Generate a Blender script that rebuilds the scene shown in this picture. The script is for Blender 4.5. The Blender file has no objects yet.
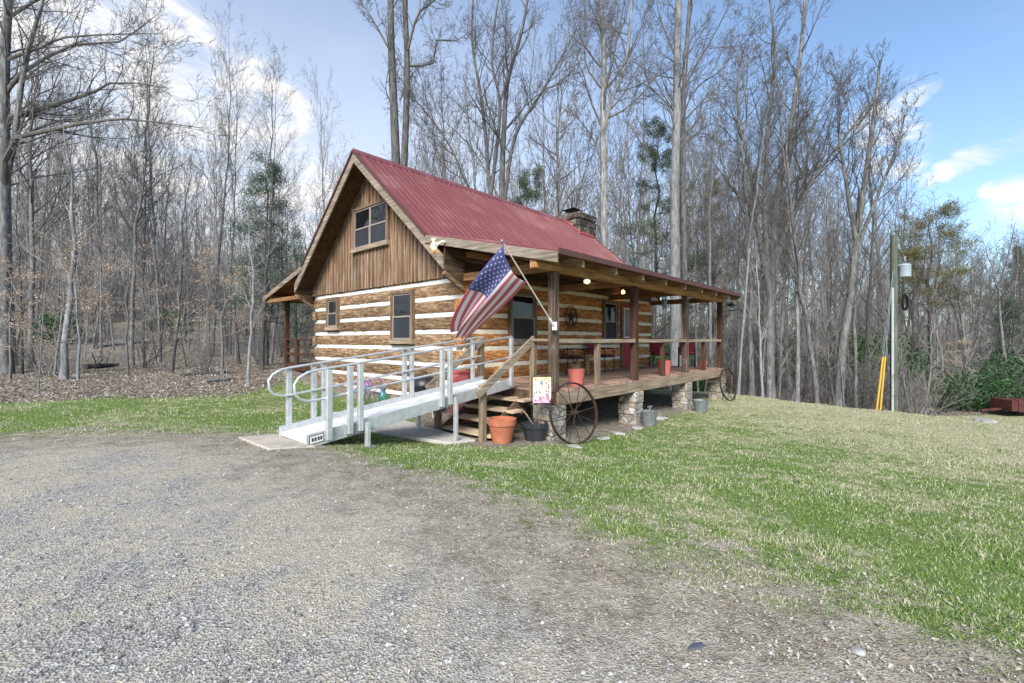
import bpy, math, random
import numpy as np
from math import sin, cos, pi, radians, sqrt
random.seed(7)
C = bpy.context.scene.collection
SC = bpy.context.scene

# ------------------------------------------------------------------ frame
CAMZ = 1.75
FPX = 455.0
A48 = radians(48.0)
UX, UY = cos(A48), sin(A48)          # long axis of the cabin
C0X, C0Y = 0.79, 8.03                # near front corner of the porch deck
def W(u, v, z=None):
    x = C0X + u*UX - v*UY; y = C0Y + u*UY + v*UX
    return (x, y, gz(x, y) if z is None else z)
def at(px, Y, z=None):
    x = (px-512)/FPX*Y
    return (x, Y, gz(x, Y) if z is None else z)
def zat(py, Y): return CAMZ + (340-py)*Y/FPX
def img(px, py, Y): return ((px-512)/FPX*Y, Y, zat(py, Y))

# ------------------------------------------------------------------ terrain
CP = np.array([
 (0,0,.42),(0,-10,.5),(-8,0,.5),(8,0,.32),(-20,0,.6),(22,-6,.1),(-6.8,6,.45),(-4.3,6.2,.44),(-2.5,5.6,.43),(0,4,.40),
 (-2.03,6.24,.3),(-1.05,7.33,.09),(.79,8.03,0),(2.7,10.2,-.13),(4.8,12.5,-.15),(6.6,14.4,-.17),(8,16,-.18),(9,18,-.5),
 (11.6,14,-.43),(13.5,12,-.57),(2,1.76,.34),(3,4,.22),(6,7,-.05),(9,9,-.3),(12,6,-.45),(11.9,18,-1.15),(18,17,-1.35),(16,14.5,-1.0),
 (24,22,-1.4),(14,24,-1.6),(10,30,-1.5),(30,40,-.5),(60,60,1.0),(20,60,1.0),(60,20,-1.6),(-4.5,10.5,.3),(-8,16,.75),(1,20,.1),(-3,26,.8),
 (-10.6,9.5,.45),(-6,10.5,.42),(-3.2,9.3,.25),(-14,16,.62),(-17,20,.75),(-22,20,.95),(-9,30,1.4),(-20,30,2.1),(-30,42,4.6),(-15,45,4.0),
 (-40,60,8),(0,60,2.8),(-60,40,6.5),(-20,80,9),(20,100,4),(60,100,4),(0,120,6),(-30,10,.7),(-60,0,2),(60,-30,-1),(-60,-30,1),(0,-40,.5),(3.5,11.5,-.05),(0,12,.15),
 (-100,100,10),(-140,20,9),(140,60,1),(100,140,5),(-60,140,10)], dtype=float)
def _fitrbf():
    P = CP[:, :2]; n = len(P)
    D = np.sqrt(((P[:, None]-P[None])**2).sum(-1)+.3)
    A = np.zeros((n+3, n+3)); A[:n, :n] = D; A[:n, n] = 1; A[:n, n+1:] = P; A[n, :n] = 1; A[n+1:, :n] = P.T
    b = np.zeros(n+3); b[:n] = CP[:, 2]
    return np.linalg.solve(A, b)
_w = _fitrbf()
def gza(x, y):
    x = np.asarray(x, float); y = np.asarray(y, float); sh = x.shape
    x = x.ravel(); y = y.ravel(); out = np.empty(len(x)); n = len(CP)
    for i in range(0, len(x), 20000):
        a = x[i:i+20000]; b = y[i:i+20000]
        D = np.sqrt((a[:, None]-CP[None, :, 0])**2+(b[:, None]-CP[None, :, 1])**2+.3)
        out[i:i+20000] = D@_w[:n]+_w[n]+_w[n+1]*a+_w[n+2]*b
    out += .018*np.sin(x*1.9+.6*y)*np.cos(y*1.3)+.009*np.sin(x*4.3-1.1*y)
    return out.reshape(sh)
def gz(x, y): return float(gza([x], [y])[0])

GRAVEL = [(-90,6.5),(-20,6.4),(-6.8,6.08),(-5.2,6.3),(-4.28,6.28),(-3.2,6.1),(-2.6,5.6),(-1.94,5.13),(-1.1,4.48),(-.26,3.7),(.34,3.18),(.83,2.75),(1.32,2.42),(1.65,2.16),(2.1,1.72),(2.8,.8),(4,-1.5),(8,-5),(20,-14),(20,-60),(-90,-60)]
LAWN = [(-95,8.8),(-30,9.2),(-15,9.5),(-10.6,9.5),(-6.6,10.6),(-6.6,12.5),(-7.6,17),(-2,22),(5,20.5),(9.2,18.0),(11.3,16.4),(12.6,17.6),(15.5,18.6),(20.5,19.8),(40,20),(90,20),(90,-60),(20,-60),(20,-14),(8,-5),(4,-1.5),(0,0),(-90,5)]
def sdf(poly, x, y):
    """positive inside"""
    x = np.asarray(x, float); y = np.asarray(y, float)
    d = np.full(x.shape, 1e9); ins = np.zeros(x.shape, bool)
    n = len(poly)
    for i in range(n):
        x0, y0 = poly[i]; x1, y1 = poly[(i+1) % n]
        ex, ey = x1-x0, y1-y0
        t = np.clip(((x-x0)*ex+(y-y0)*ey)/(ex*ex+ey*ey), 0, 1)
        d = np.minimum(d, np.hypot(x-x0-t*ex, y-y0-t*ey))
        c = ((y0 > y) != (y1 > y))
        if y1 != y0: ins ^= c & (x < x0+(y-y0)*(x1-x0)/(y1-y0))
    return np.where(ins, d, -d)

# ------------------------------------------------------------------ objects
def tag(o, label=None, cat=None, group=None, kind=None):
    if label: o['label'] = label
    if cat: o['category'] = cat
    if group: o['group'] = group
    if kind: o['kind'] = kind
    return o
def empty(name, loc, rz=0, label=None, cat=None, group=None, rot=None):
    o = bpy.data.objects.new(name, None); C.objects.link(o)
    o.location = loc; o.rotation_euler = rot or (0, 0, rz); o.empty_display_size = .2
    return tag(o, label, cat, group)
def link(name, me, parent=None, loc=None, rz=0):
    o = bpy.data.objects.new(name, me); C.objects.link(o)
    if parent: o.parent = parent
    if loc is not None: o.location = loc
    if rz: o.rotation_euler = (0, 0, rz)
    return o
def copy_tree(o, parent=None):
    c = o.copy(); C.objects.link(c)
    if parent: c.parent = parent
    for ch in list(o.children): copy_tree(ch, c)
    return c
def mesh_np(name, V, F, mat=None, smooth=False, k=4):
    """V (n,3), F (m,k) index array"""
    me = bpy.data.meshes.new(name)
    V = np.ascontiguousarray(V, dtype=np.float32); F = np.ascontiguousarray(F, dtype=np.int32)
    me.vertices.add(len(V)); me.vertices.foreach_set('co', V.ravel())
    me.loops.add(F.size); me.loops.foreach_set('vertex_index', F.ravel())
    me.polygons.add(len(F)); me.polygons.foreach_set('loop_start', np.arange(0, F.size, F.shape[1], dtype=np.int32))
    me.polygons.foreach_set('loop_total', np.full(len(F), F.shape[1], dtype=np.int32))
    me.polygons.foreach_set('use_smooth', np.full(len(F), smooth, dtype=bool))
    me.update(calc_edges=True)
    if mat: me.materials.append(mat)
    return me
def nrm(a):
    l = sqrt(sum(c*c for c in a)) or 1; return tuple(c/l for c in a)
def crs(a, b): return (a[1]*b[2]-a[2]*b[1], a[2]*b[0]-a[0]*b[2], a[0]*b[1]-a[1]*b[0])
def sub(a, b): return tuple(p-q for p, q in zip(a, b))
def add(a, b, s=1): return tuple(p+q*s for p, q in zip(a, b))

class MB:
    def __init__(s): s.v = []; s.f = []
    def poly(s, pts, faces):
        b = len(s.v); s.v += [tuple(p) for p in pts]; s.f += [tuple(b+i for i in f) for f in faces]; return s
    def box(s, x0, x1, y0, y1, z0, z1):
        return s.poly([(x0,y0,z0),(x1,y0,z0),(x1,y1,z0),(x0,y1,z0),(x0,y0,z1),(x1,y0,z1),(x1,y1,z1),(x0,y1,z1)],
                      [(3,2,1,0),(4,5,6,7),(0,1,5,4),(1,2,6,5),(2,3,7,6),(3,0,4,7)])
    def beam(s, p0, p1, w, h, up=(0,0,1)):
        """box from p0 to p1, width w across, height h along up, centred"""
        t = nrm(sub(p1, p0)); a = nrm(crs(t, up)); b = crs(a, t); pts = []
        for p in (p0, p1):
            for i, j in ((-1,-1),(1,-1),(1,1),(-1,1)):
                pts.append(add(add(p, a, i*w/2), b, j*h/2))
        return s.poly(pts, [(0,1,2,3)[::-1],(4,5,6,7),(0,1,5,4)[::-1][::-1],(1,2,6,5),(2,3,7,6),(3,0,4,7)])
    def tube(s, pts, r, n=8, cap=True, closed=False):
        rs = r if isinstance(r, (list, tuple)) else [r]*len(pts)
        b = len(s.v); m = len(pts); ref = None
        for i, p in enumerate(pts):
            if closed: t = nrm(sub(pts[(i+1) % m], pts[i-1]))
            else: t = nrm(sub(pts[min(i+1, m-1)], pts[max(i-1, 0)]))
            if ref is None: ref = (0,0,1) if abs(t[2]) < .9 else (1,0,0)
            a = nrm(crs(t, ref)); c = nrm(crs(a, t)); ref = c
            for k in range(n):
                q = 2*pi*k/n; s.v.append(add(add(p, a, rs[i]*cos(q)), c, rs[i]*sin(q)))
        for i in range(m if closed else m-1):
            j = (i+1) % m
            for k in range(n):
                l = (k+1) % n
                s.f.append((b+i*n+k, b+i*n+l, b+j*n+l, b+j*n+k))
        if cap and not closed:
            s.f.append(tuple(b+k for k in range(n))[::-1]); s.f.append(tuple(b+(m-1)*n+k for k in range(n)))
        return s
    def lathe(s, prof, n=20, c=(0,0,0), ax='z'):
        b = len(s.v); m = len(prof)
        for r, z in prof:
            for k in range(n):
                q = 2*pi*k/n
                if ax == 'z': s.v.append((c[0]+r*cos(q), c[1]+r*sin(q), c[2]+z))
                else: s.v.append((c[0]+r*cos(q), c[1]+z, c[2]+r*sin(q)))
        for i in range(m-1):
            for k in range(n):
                l = (k+1) % n
                s.f.append((b+i*n+k, b+i*n+l, b+(i+1)*n+l, b+(i+1)*n+k))
        s.f.append(tuple(b+k for k in range(n))[::-1]); s.f.append(tuple(b+(m-1)*n+k for k in range(n)))
        return s
    def prism(s, poly, off):
        """poly: 3D points planar; extruded by off"""
        n = len(poly); pts = list(poly)+[add(p, off) for p in poly]
        return s.poly(pts, [tuple(range(n))[::-1], tuple(range(n, 2*n))]+[(i, (i+1) % n, (i+1) % n+n, i+n) for i in range(n)])
    def build(s, name, mat, parent=None, loc=None, rz=0, bevel=0, smooth=False, label=None):
        me = bpy.data.meshes.new(name); me.from_pydata(s.v, [], s.f); me.update()
        import bmesh
        bm = bmesh.new(); bm.from_mesh(me); bmesh.ops.recalc_face_normals(bm, faces=bm.faces); bm.to_mesh(me); bm.free()
        if smooth:
            for p in me.polygons: p.use_smooth = True
        me.materials.append(mat)
        o = link(name, me, parent, loc, rz)
        if bevel:
            m = o.modifiers.new('bevel', 'BEVEL'); m.width = bevel; m.segments = 1; m.limit_method = 'ANGLE'; m.angle_limit = radians(40)
        elif smooth:
            m = o.modifiers.new('split', 'EDGE_SPLIT'); m.split_angle = radians(38)
        if label: o['label'] = label
        return o

# ------------------------------------------------------------------ materials
class NT:
    def __init__(s, nt): s.nt = nt; nt.nodes.clear()
    def n(s, t, ins=None, **kw):
        nd = s.nt.nodes.new(t)
        for k, v in kw.items(): setattr(nd, k, v)
        for k, v in (ins or {}).items():
            if isinstance(v, tuple) and len(v) == 2 and hasattr(v[0], 'outputs'): s.nt.links.new(v[0].outputs[v[1]], nd.inputs[k])
            else: nd.inputs[k].default_value = v
        return nd
    def math(s, op, a, b=None, c=None, clamp=False):
        ins = {0: a}
        if b is not None: ins[1] = b
        if c is not None: ins[2] = c
        return (s.n('ShaderNodeMath', ins, operation=op, use_clamp=clamp), 0)
    def ramp(s, fac, stops, interp='LINEAR'):
        nd = s.n('ShaderNodeValToRGB', {0: fac}); cr = nd.color_ramp; cr.interpolation = interp
        while len(cr.elements) > 1: cr.elements.remove(cr.elements[-1])
        cr.elements[0].position = stops[0][0]; cr.elements[0].color = (*stops[0][1], 1) if len(stops[0][1]) == 3 else stops[0][1]
        for p, c in stops[1:]:
            e = cr.elements.new(p); e.color = (*c, 1) if len(c) == 3 else c
        return (nd, 0)
    def mix(s, fac, a, b, mode='MIX'):
        nd = s.n('ShaderNodeMix', data_type='RGBA', blend_type=mode)
        for i, v in ((0, fac), (6, a), (7, b)):
            if isinstance(v, tuple) and hasattr(v[0], 'outputs'): s.nt.links.new(v[0].outputs[v[1]], nd.inputs[i])
            elif isinstance(v, tuple) and len(v) == 3: nd.inputs[i].default_value = (*v, 1)
            else: nd.inputs[i].default_value = v
        return (nd, 2)
    def noise(s, vec, scale, detail=4, rough=.55, dist=0):
        return (s.n('ShaderNodeTexNoise', {'Vector': vec, 'Scale': scale, 'Detail': detail, 'Roughness': rough, 'Distortion': dist}), 0)
    def coord(s, which='Object', scale=(1,1,1), rot=(0,0,0)):
        tc = s.n('ShaderNodeTexCoord')
        return (s.n('ShaderNodeMapping', {'Vector': (tc, which), 'Scale': scale, 'Rotation': rot}), 0)
    def sstep(s, x, lo, hi):
        return (s.n('ShaderNodeMapRange', {0: x, 1: lo, 2: hi}, interpolation_type='SMOOTHSTEP'), 0)
    def out(s, color, rough=.8, bump=None, bstr=.3, bdist=.01, metallic=0, spec=.3, emis=None, estr=0, trans=None, coat=0):
        ins = {'Base Color': color if isinstance(color, tuple) and hasattr(color[0], 'outputs') else (*color, 1), 'Roughness': rough, 'Metallic': metallic, 'Specular IOR Level': spec}
        if coat: ins['Coat Weight'] = coat
        if bump is not None: ins['Normal'] = (s.n('ShaderNodeBump', {'Height': bump, 'Strength': bstr, 'Distance': bdist}), 0)
        if emis: ins['Emission Color'] = (*emis, 1); ins['Emission Strength'] = estr
        b = s.n('ShaderNodeBsdfPrincipled', ins)
        s.n('ShaderNodeOutputMaterial', {'Surface': (b, 0)}); return b
def newmat(name):
    m = bpy.data.materials.new(name); m.use_nodes = True; return m, NT(m.node_tree)
def nmat(name, stops, scale=(1,1,1), nscale=5, detail=5, rough=.75, bstr=.3, bdist=.01, metallic=0, spec=.3, nrough=.6, dist=0, big=None, coat=0, rnd=0):
    """noise ramp; optional large scale blotches big=(scale, colour, lo, hi, amount)"""
    m, t = newmat(name); co = t.coord('Object', scale)
    nz = t.noise(co, nscale, detail, nrough, dist); col = t.ramp(nz, stops)
    if big:
        c2 = t.coord('Object'); nb = t.noise(c2, big[0], 4, .6)
        col = t.mix(t.math('MULTIPLY', t.sstep(nb, big[2], big[3]), big[4]), col, big[1])
    if rnd:
        oi = t.n('ShaderNodeObjectInfo'); k = t.math('MULTIPLY_ADD', (oi, 'Random'), rnd, 1-rnd/2)
        vm = t.n('ShaderNodeVectorMath', {0: col}, operation='SCALE'); t.nt.links.new(k[0].outputs[0], vm.inputs['Scale']); col = (vm, 0)
    t.out(col, rough, nz, bstr, bdist, metallic, spec, coat=coat); return m
def flat(name, c, rough=.6, metallic=0, spec=.4, var=.12):
    a = tuple(max(0, x*(1-var)) for x in c); b = tuple(min(1, x*(1+var)) for x in c)
    return nmat(name, [(.3, a), (.7, b)], nscale=9, rough=rough, metallic=metallic, spec=spec, bstr=.08, bdist=.004)
M = {}
def wood(name, c0, c1, c2, along, rough=.8, big=None, bstr=.5, planks=None, streak=None):
    """grain along axis 'x','y','z' of the local frame; planks=(axis, width) tints every board on its own"""
    sc = {'x': (1.2,22,22), 'y': (22,1.2,22), 'z': (22,22,1.2)}[along]
    m, t = newmat(name); co = t.coord('Object', sc)
    nz = t.noise(co, 1.0, 6, .65, .4); col = t.ramp(nz, [(.28, c0), (.5, c1), (.72, c2)])
    c2_ = t.coord('Object'); nb = t.noise(c2_, 1.7, 4, .6)
    k = t.math('MULTIPLY_ADD', nb, .9, .55)
    if planks:
        sx = t.n('ShaderNodeSeparateXYZ', {0: c2_}); q = t.math('FLOOR', t.math('DIVIDE', (sx, 'XYZ'.index(planks[0])), planks[1]))
        wn = (t.n('ShaderNodeTexWhiteNoise', {'W': q}, noise_dimensions='1D'), 0)
        k = t.math('MULTIPLY', k, t.math('MULTIPLY_ADD', wn, .7, .65))
    vm = t.n('ShaderNodeVectorMath', {0: col}, operation='SCALE'); t.nt.links.new(k[0].outputs[0], vm.inputs['Scale']); col = (vm, 0)
    if big:
        nb2 = t.noise(c2_, big[0], 4, .6); col = t.mix(t.math('MULTIPLY', t.sstep(nb2, big[2], big[3]), big[4]), col, big[1])
    t.out(col, rough, nz, bstr, .008, spec=.2); return m
M['log_x'] = None
def logmat(name, cs, along):
    m, t = newmat(name)
    sc = {'x': (1.5,14,14), 'y': (14,1.5,14)}[along]
    co = t.coord('Object', sc); c1 = t.coord('Object')
    g = t.noise(co, 1.5, 6, .65, .3)
    vsc = {'x': (7,12,20), 'y': (12,7,20)}[along]
    cv = t.coord('Object', vsc); wv = t.noise(cv, .8, 3, .6)
    vo = t.n('ShaderNodeTexVoronoi', {'Vector': (t.n('ShaderNodeVectorMath', {0: cv, 1: (wv[0], 1)}, operation='ADD'), 0), 'Scale': 1.0}, feature='F1')
    h = t.math('ADD', t.math('MULTIPLY', (vo, 0), .24), g)
    fac = t.math('MULTIPLY_ADD', h, 1.05, -.1)
    col = t.ramp(fac, [(.22, cs[0]), (.42, cs[1]), (.6, cs[2]), (.8, cs[3])])
    nb = t.noise(c1, 1.3, 5, .6)
    vm = t.n('ShaderNodeVectorMath', {0: col}, operation='SCALE'); sz = t.n('ShaderNodeSeparateXYZ', {0: c1}); wn = (t.n('ShaderNodeTexWhiteNoise', {'W': t.math('FLOOR', t.math('DIVIDE', t.math('SUBTRACT', (sz, 2), .435), .375))}, noise_dimensions='1D'), 0)
    kk = t.math('MULTIPLY', t.math('MULTIPLY_ADD', nb, .9, .55), t.math('MULTIPLY_ADD', wn, .45, .78)); t.nt.links.new(kk[0].outputs[0], vm.inputs['Scale'])
    t.out((vm, 0), .8, h, .9, .03, spec=.2); return m
M['log_x'] = logmat('hewn_log_warm', [(.055,.024,.010),(.24,.1,.034),(.42,.19,.068),(.58,.34,.165)], 'x')
M['log_y'] = logmat('hewn_log_weathered', [(.03,.019,.012),(.115,.072,.042),(.235,.15,.085),(.41,.31,.205)], 'y')
M['chink'] = nmat('white_chinking', [(.3,(.55,.55,.53)),(.7,(.74,.74,.72))], nscale=6, rough=.9, bstr=.4, big=(3.5,(.36,.32,.26),.52,.75,.5))
M['chink_warm'] = nmat('cream_chinking', [(.3,(.62,.55,.42)),(.7,(.78,.72,.6))], nscale=6, rough=.9, bstr=.3)
M['siding'] = wood('barn_board_siding', (.06,.035,.02), (.23,.135,.078), (.46,.32,.21), 'z', planks=('Y', .165), big=(1.2,(.38,.33,.28),.5,.7,.35))
M['batten'] = wood('barn_board_batten', (.07,.045,.03), (.18,.12,.08), (.34,.25,.18), 'z', planks=('Y', .33))
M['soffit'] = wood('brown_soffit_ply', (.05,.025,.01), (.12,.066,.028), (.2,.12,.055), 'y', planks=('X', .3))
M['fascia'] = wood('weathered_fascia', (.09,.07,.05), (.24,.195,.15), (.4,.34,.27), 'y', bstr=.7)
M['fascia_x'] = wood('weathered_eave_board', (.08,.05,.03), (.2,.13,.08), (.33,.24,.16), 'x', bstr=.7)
M['cheek'] = wood('dark_boards_and_shade', (.02,.013,.008), (.075,.048,.03), (.2,.15,.11), 'x', planks=('Z', .18), bstr=.8)
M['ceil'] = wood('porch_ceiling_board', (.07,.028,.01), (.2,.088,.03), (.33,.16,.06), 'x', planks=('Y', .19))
M['beam_x'] = wood('porch_beam', (.13,.06,.024), (.34,.18,.08), (.5,.3,.15), 'x')
M['beam_y'] = wood('porch_tie_beam', (.1,.05,.02), (.25,.135,.06), (.4,.24,.12), 'y')
M['rafter'] = wood('rafter', (.14,.085,.045), (.33,.22,.12), (.5,.37,.24), 'y')
M['post'] = wood('old_post', (.03,.02,.014), (.085,.058,.04), (.24,.19,.145), 'z', big=(2.2,(.28,.25,.22),.5,.75,.5), bstr=.9)
M['postred'] = wood('reddish_brown_post', (.025,.013,.009), (.065,.032,.02), (.13,.07,.045), 'z')
M['railwood'] = wood('grey_rail', (.13,.10,.07), (.28,.22,.16), (.45,.37,.28), 'x', bstr=.6)
M['railwood_y'] = wood('grey_rail_end', (.13,.10,.07), (.28,.22,.16), (.45,.37,.28), 'y', bstr=.6)
M['railpost'] = wood('rail_post', (.08,.055,.035), (.2,.15,.10), (.34,.27,.2), 'z', bstr=.6)
M['deck'] = wood('deck_board', (.17,.10,.075), (.32,.20,.15), (.46,.32,.25), 'y', planks=('X', .14), bstr=.4)
M['deckfascia'] = wood('deck_rim_board', (.13,.095,.06), (.27,.20,.14), (.4,.32,.23), 'x', bstr=.6, big=(1.5,(.13,.15,.08),.58,.75,.4))
M['tread'] = wood('stair_tread', (.28,.2,.13), (.5,.38,.26), (.66,.54,.41), 'y')
M['stringer'] = wood('stringer', (.04,.026,.017), (.10,.068,.045), (.18,.13,.09), 'x')
def stonemat(name, scale, cols, mortar, msize=.06, bd=.03):
    m, t = newmat(name); co = t.coord('Object', (1,1,1.25))
    w = t.noise(co, scale*1.2, 3, .6); mv = t.n('ShaderNodeVectorMath', {0: co, 1: (t.n('ShaderNodeVectorMath', {0: (w[0], 1), 'Scale': .25/scale*1.5}, operation='SCALE'), 0)}, operation='ADD')
    vo = t.n('ShaderNodeTexVoronoi', {'Vector': (mv, 0), 'Scale': scale}, feature='F1')
    ve = t.n('ShaderNodeTexVoronoi', {'Vector': (mv, 0), 'Scale': scale}, feature='DISTANCE_TO_EDGE')
    sep = t.n('ShaderNodeSeparateColor', {0: (vo, 1)})
    col = t.ramp((sep, 0), [(i/max(1, len(cols)-1), c) for i, c in enumerate(cols)])
    fine = t.noise(t.coord('Object'), 22, 5, .7); col = t.mix(.55, col, t.ramp(fine, [(.3,(.25,.25,.25)),(.7,(1,1,1))]), 'MULTIPLY')
    mk = t.sstep((ve, 0), msize*.4, msize)
    col = t.mix(mk, mortar, col)
    h = t.math('ADD', t.math('MULTIPLY', mk, .8), t.math('MULTIPLY', fine, .3))
    t.out(col, .85, h, .8, bd, spec=.25); return m
M['stone'] = stonemat('stacked_fieldstone', 5.5, [(.5,.46,.4),(.34,.29,.24),(.6,.57,.5),(.26,.23,.2),(.48,.38,.28),(.62,.6,.56)], (.2,.18,.15))
M['foundation'] = stonemat('foundation_stone', 3.2, [(.24,.2,.16),(.14,.12,.1),(.3,.27,.23),(.2,.15,.1)], (.07,.06,.05))
M['chimstone'] = stonemat('chimney_stone', 5.0, [(.13,.10,.08),(.05,.043,.04),(.24,.2,.16),(.08,.065,.055),(.17,.12,.08)], (.03,.027,.025), .07)
M['roof'] = nmat('red_metal_roof', [(.3,(.13,.038,.04)),(.7,(.19,.06,.062))], scale=(6,.5,.5), nscale=1.2, rough=.5, bstr=.02, spec=.35, big=(.9,(.27,.14,.14),.5,.72,.5))
M['flash'] = flat('bright_red_flashing', (.38,.085,.085), .5)
M['gutter'] = flat('red_brown_edge', (.09,.035,.028), .6)
def glassmat(name, base, rough=.05):
    m, t = newmat(name); co = t.coord('Object', (1,1,1)); nz = t.noise(co, 1.2, 2, .5)
    t.out(t.ramp(nz, [(.3, base), (.7, tuple(c*1.6 for c in base))]), rough, nz, .12, .03, spec=.5 if rough < .3 else .15); return m
M['glass'] = glassmat('dark_window_glass', (.008,.009,.011), .02)
M['glass_pale'] = glassmat('reflecting_glass', (.12,.13,.14), .08)
M['screen'] = glassmat('insect_screen', (.028,.031,.037), .6)
M['sash'] = flat('grey_brown_sash', (.27,.23,.2), .6)
M['trim'] = wood('window_trim', (.07,.045,.03), (.17,.115,.075), (.28,.2,.14), 'z')
M['reddoor'] = flat('red_door', (.34,.03,.045), .5)
M['white'] = flat('white_paint', (.7,.7,.68), .5, var=.05)
M['alu'] = nmat('aluminium', [(.3,(.50,.51,.51)),(.55,(.62,.63,.63)),(.75,(.70,.71,.71))], nscale=9, rough=.45, metallic=.55, spec=.5, bstr=.08, big=(3.5,(.33,.33,.32),.55,.75,.5))
M['alu_deck'] = nmat('ribbed_aluminium_deck', [(.3,(.66,.67,.67)),(.7,(.78,.79,.79))], scale=(1,1,1), nscale=12, rough=.55, metallic=.25, spec=.5, bstr=.1, big=(2.5,(.40,.38,.34),.52,.72,.55))
M['alu_dark'] = nmat('galvanised_plate', [(.3,(.22,.23,.25)),(.7,(.4,.41,.43))], nscale=40, rough=.5, metallic=.6, bstr=.2)
M['galv'] = nmat('galvanised_bucket', [(.3,(.20,.225,.24)),(.7,(.33,.36,.375))], nscale=18, rough=.5, metallic=.5, bstr=.1)
M['terra'] = nmat('terracotta', [(.3,(.34,.11,.058)),(.7,(.47,.17,.09))], nscale=7, rough=.75, bstr=.1, big=(5,(.5,.33,.24),.55,.75,.4))
M['redpot'] = flat('faded_red_planter', (.5,.14,.12), .55)
M['redplastic'] = flat('red_plastic', (.45,.09,.10), .45)
M['blackpot'] = flat('black_plastic', (.03,.033,.04), .5)
M['black'] = flat('black_iron', (.02,.02,.022), .45, .4)
M['blackenam'] = flat('black_enamel', (.018,.02,.025), .42, 0, .4)
M['rust'] = nmat('rusty_iron', [(.3,(.014,.009,.008)),(.5,(.04,.022,.017)),(.7,(.09,.052,.04))], nscale=25, rough=.85, bstr=.4, bdist=.004)
M['cushion'] = flat('dark_red_cushion', (.22,.02,.035), .9)
M['tan_wood'] = wood('honey_wood', (.3,.15,.055), (.48,.27,.11), (.62,.38,.17), 'x')
M['brown_wood'] = wood('dark_brown_wood', (.05,.022,.012), (.12,.05,.028), (.2,.09,.05), 'x')
M['soil'] = nmat('dark_soil', [(.3,(.03,.02,.013)),(.7,(.1,.07,.045))], nscale=30, rough=1, bstr=.8)
M['concrete'] = nmat('pale_concrete', [(.3,(.36,.345,.31)),(.7,(.5,.48,.44))], nscale=14, rough=.9, bstr=.25, big=(2,(.3,.27,.22),.5,.7,.5))
M['plank_pale'] = wood('pale_plank', (.3,.26,.2), (.43,.38,.31), (.56,.51,.43), 'y')
M['rock'] = nmat('grey_rock', [(.3,(.2,.19,.175)),(.55,(.36,.35,.33)),(.75,(.52,.51,.48))], nscale=6, rough=.9, bstr=.7, bdist=.03)
M['rock_white'] = nmat('white_rock', [(.3,(.5,.48,.45)),(.7,(.75,.73,.7))], nscale=8, rough=.9, bstr=.5)
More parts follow.
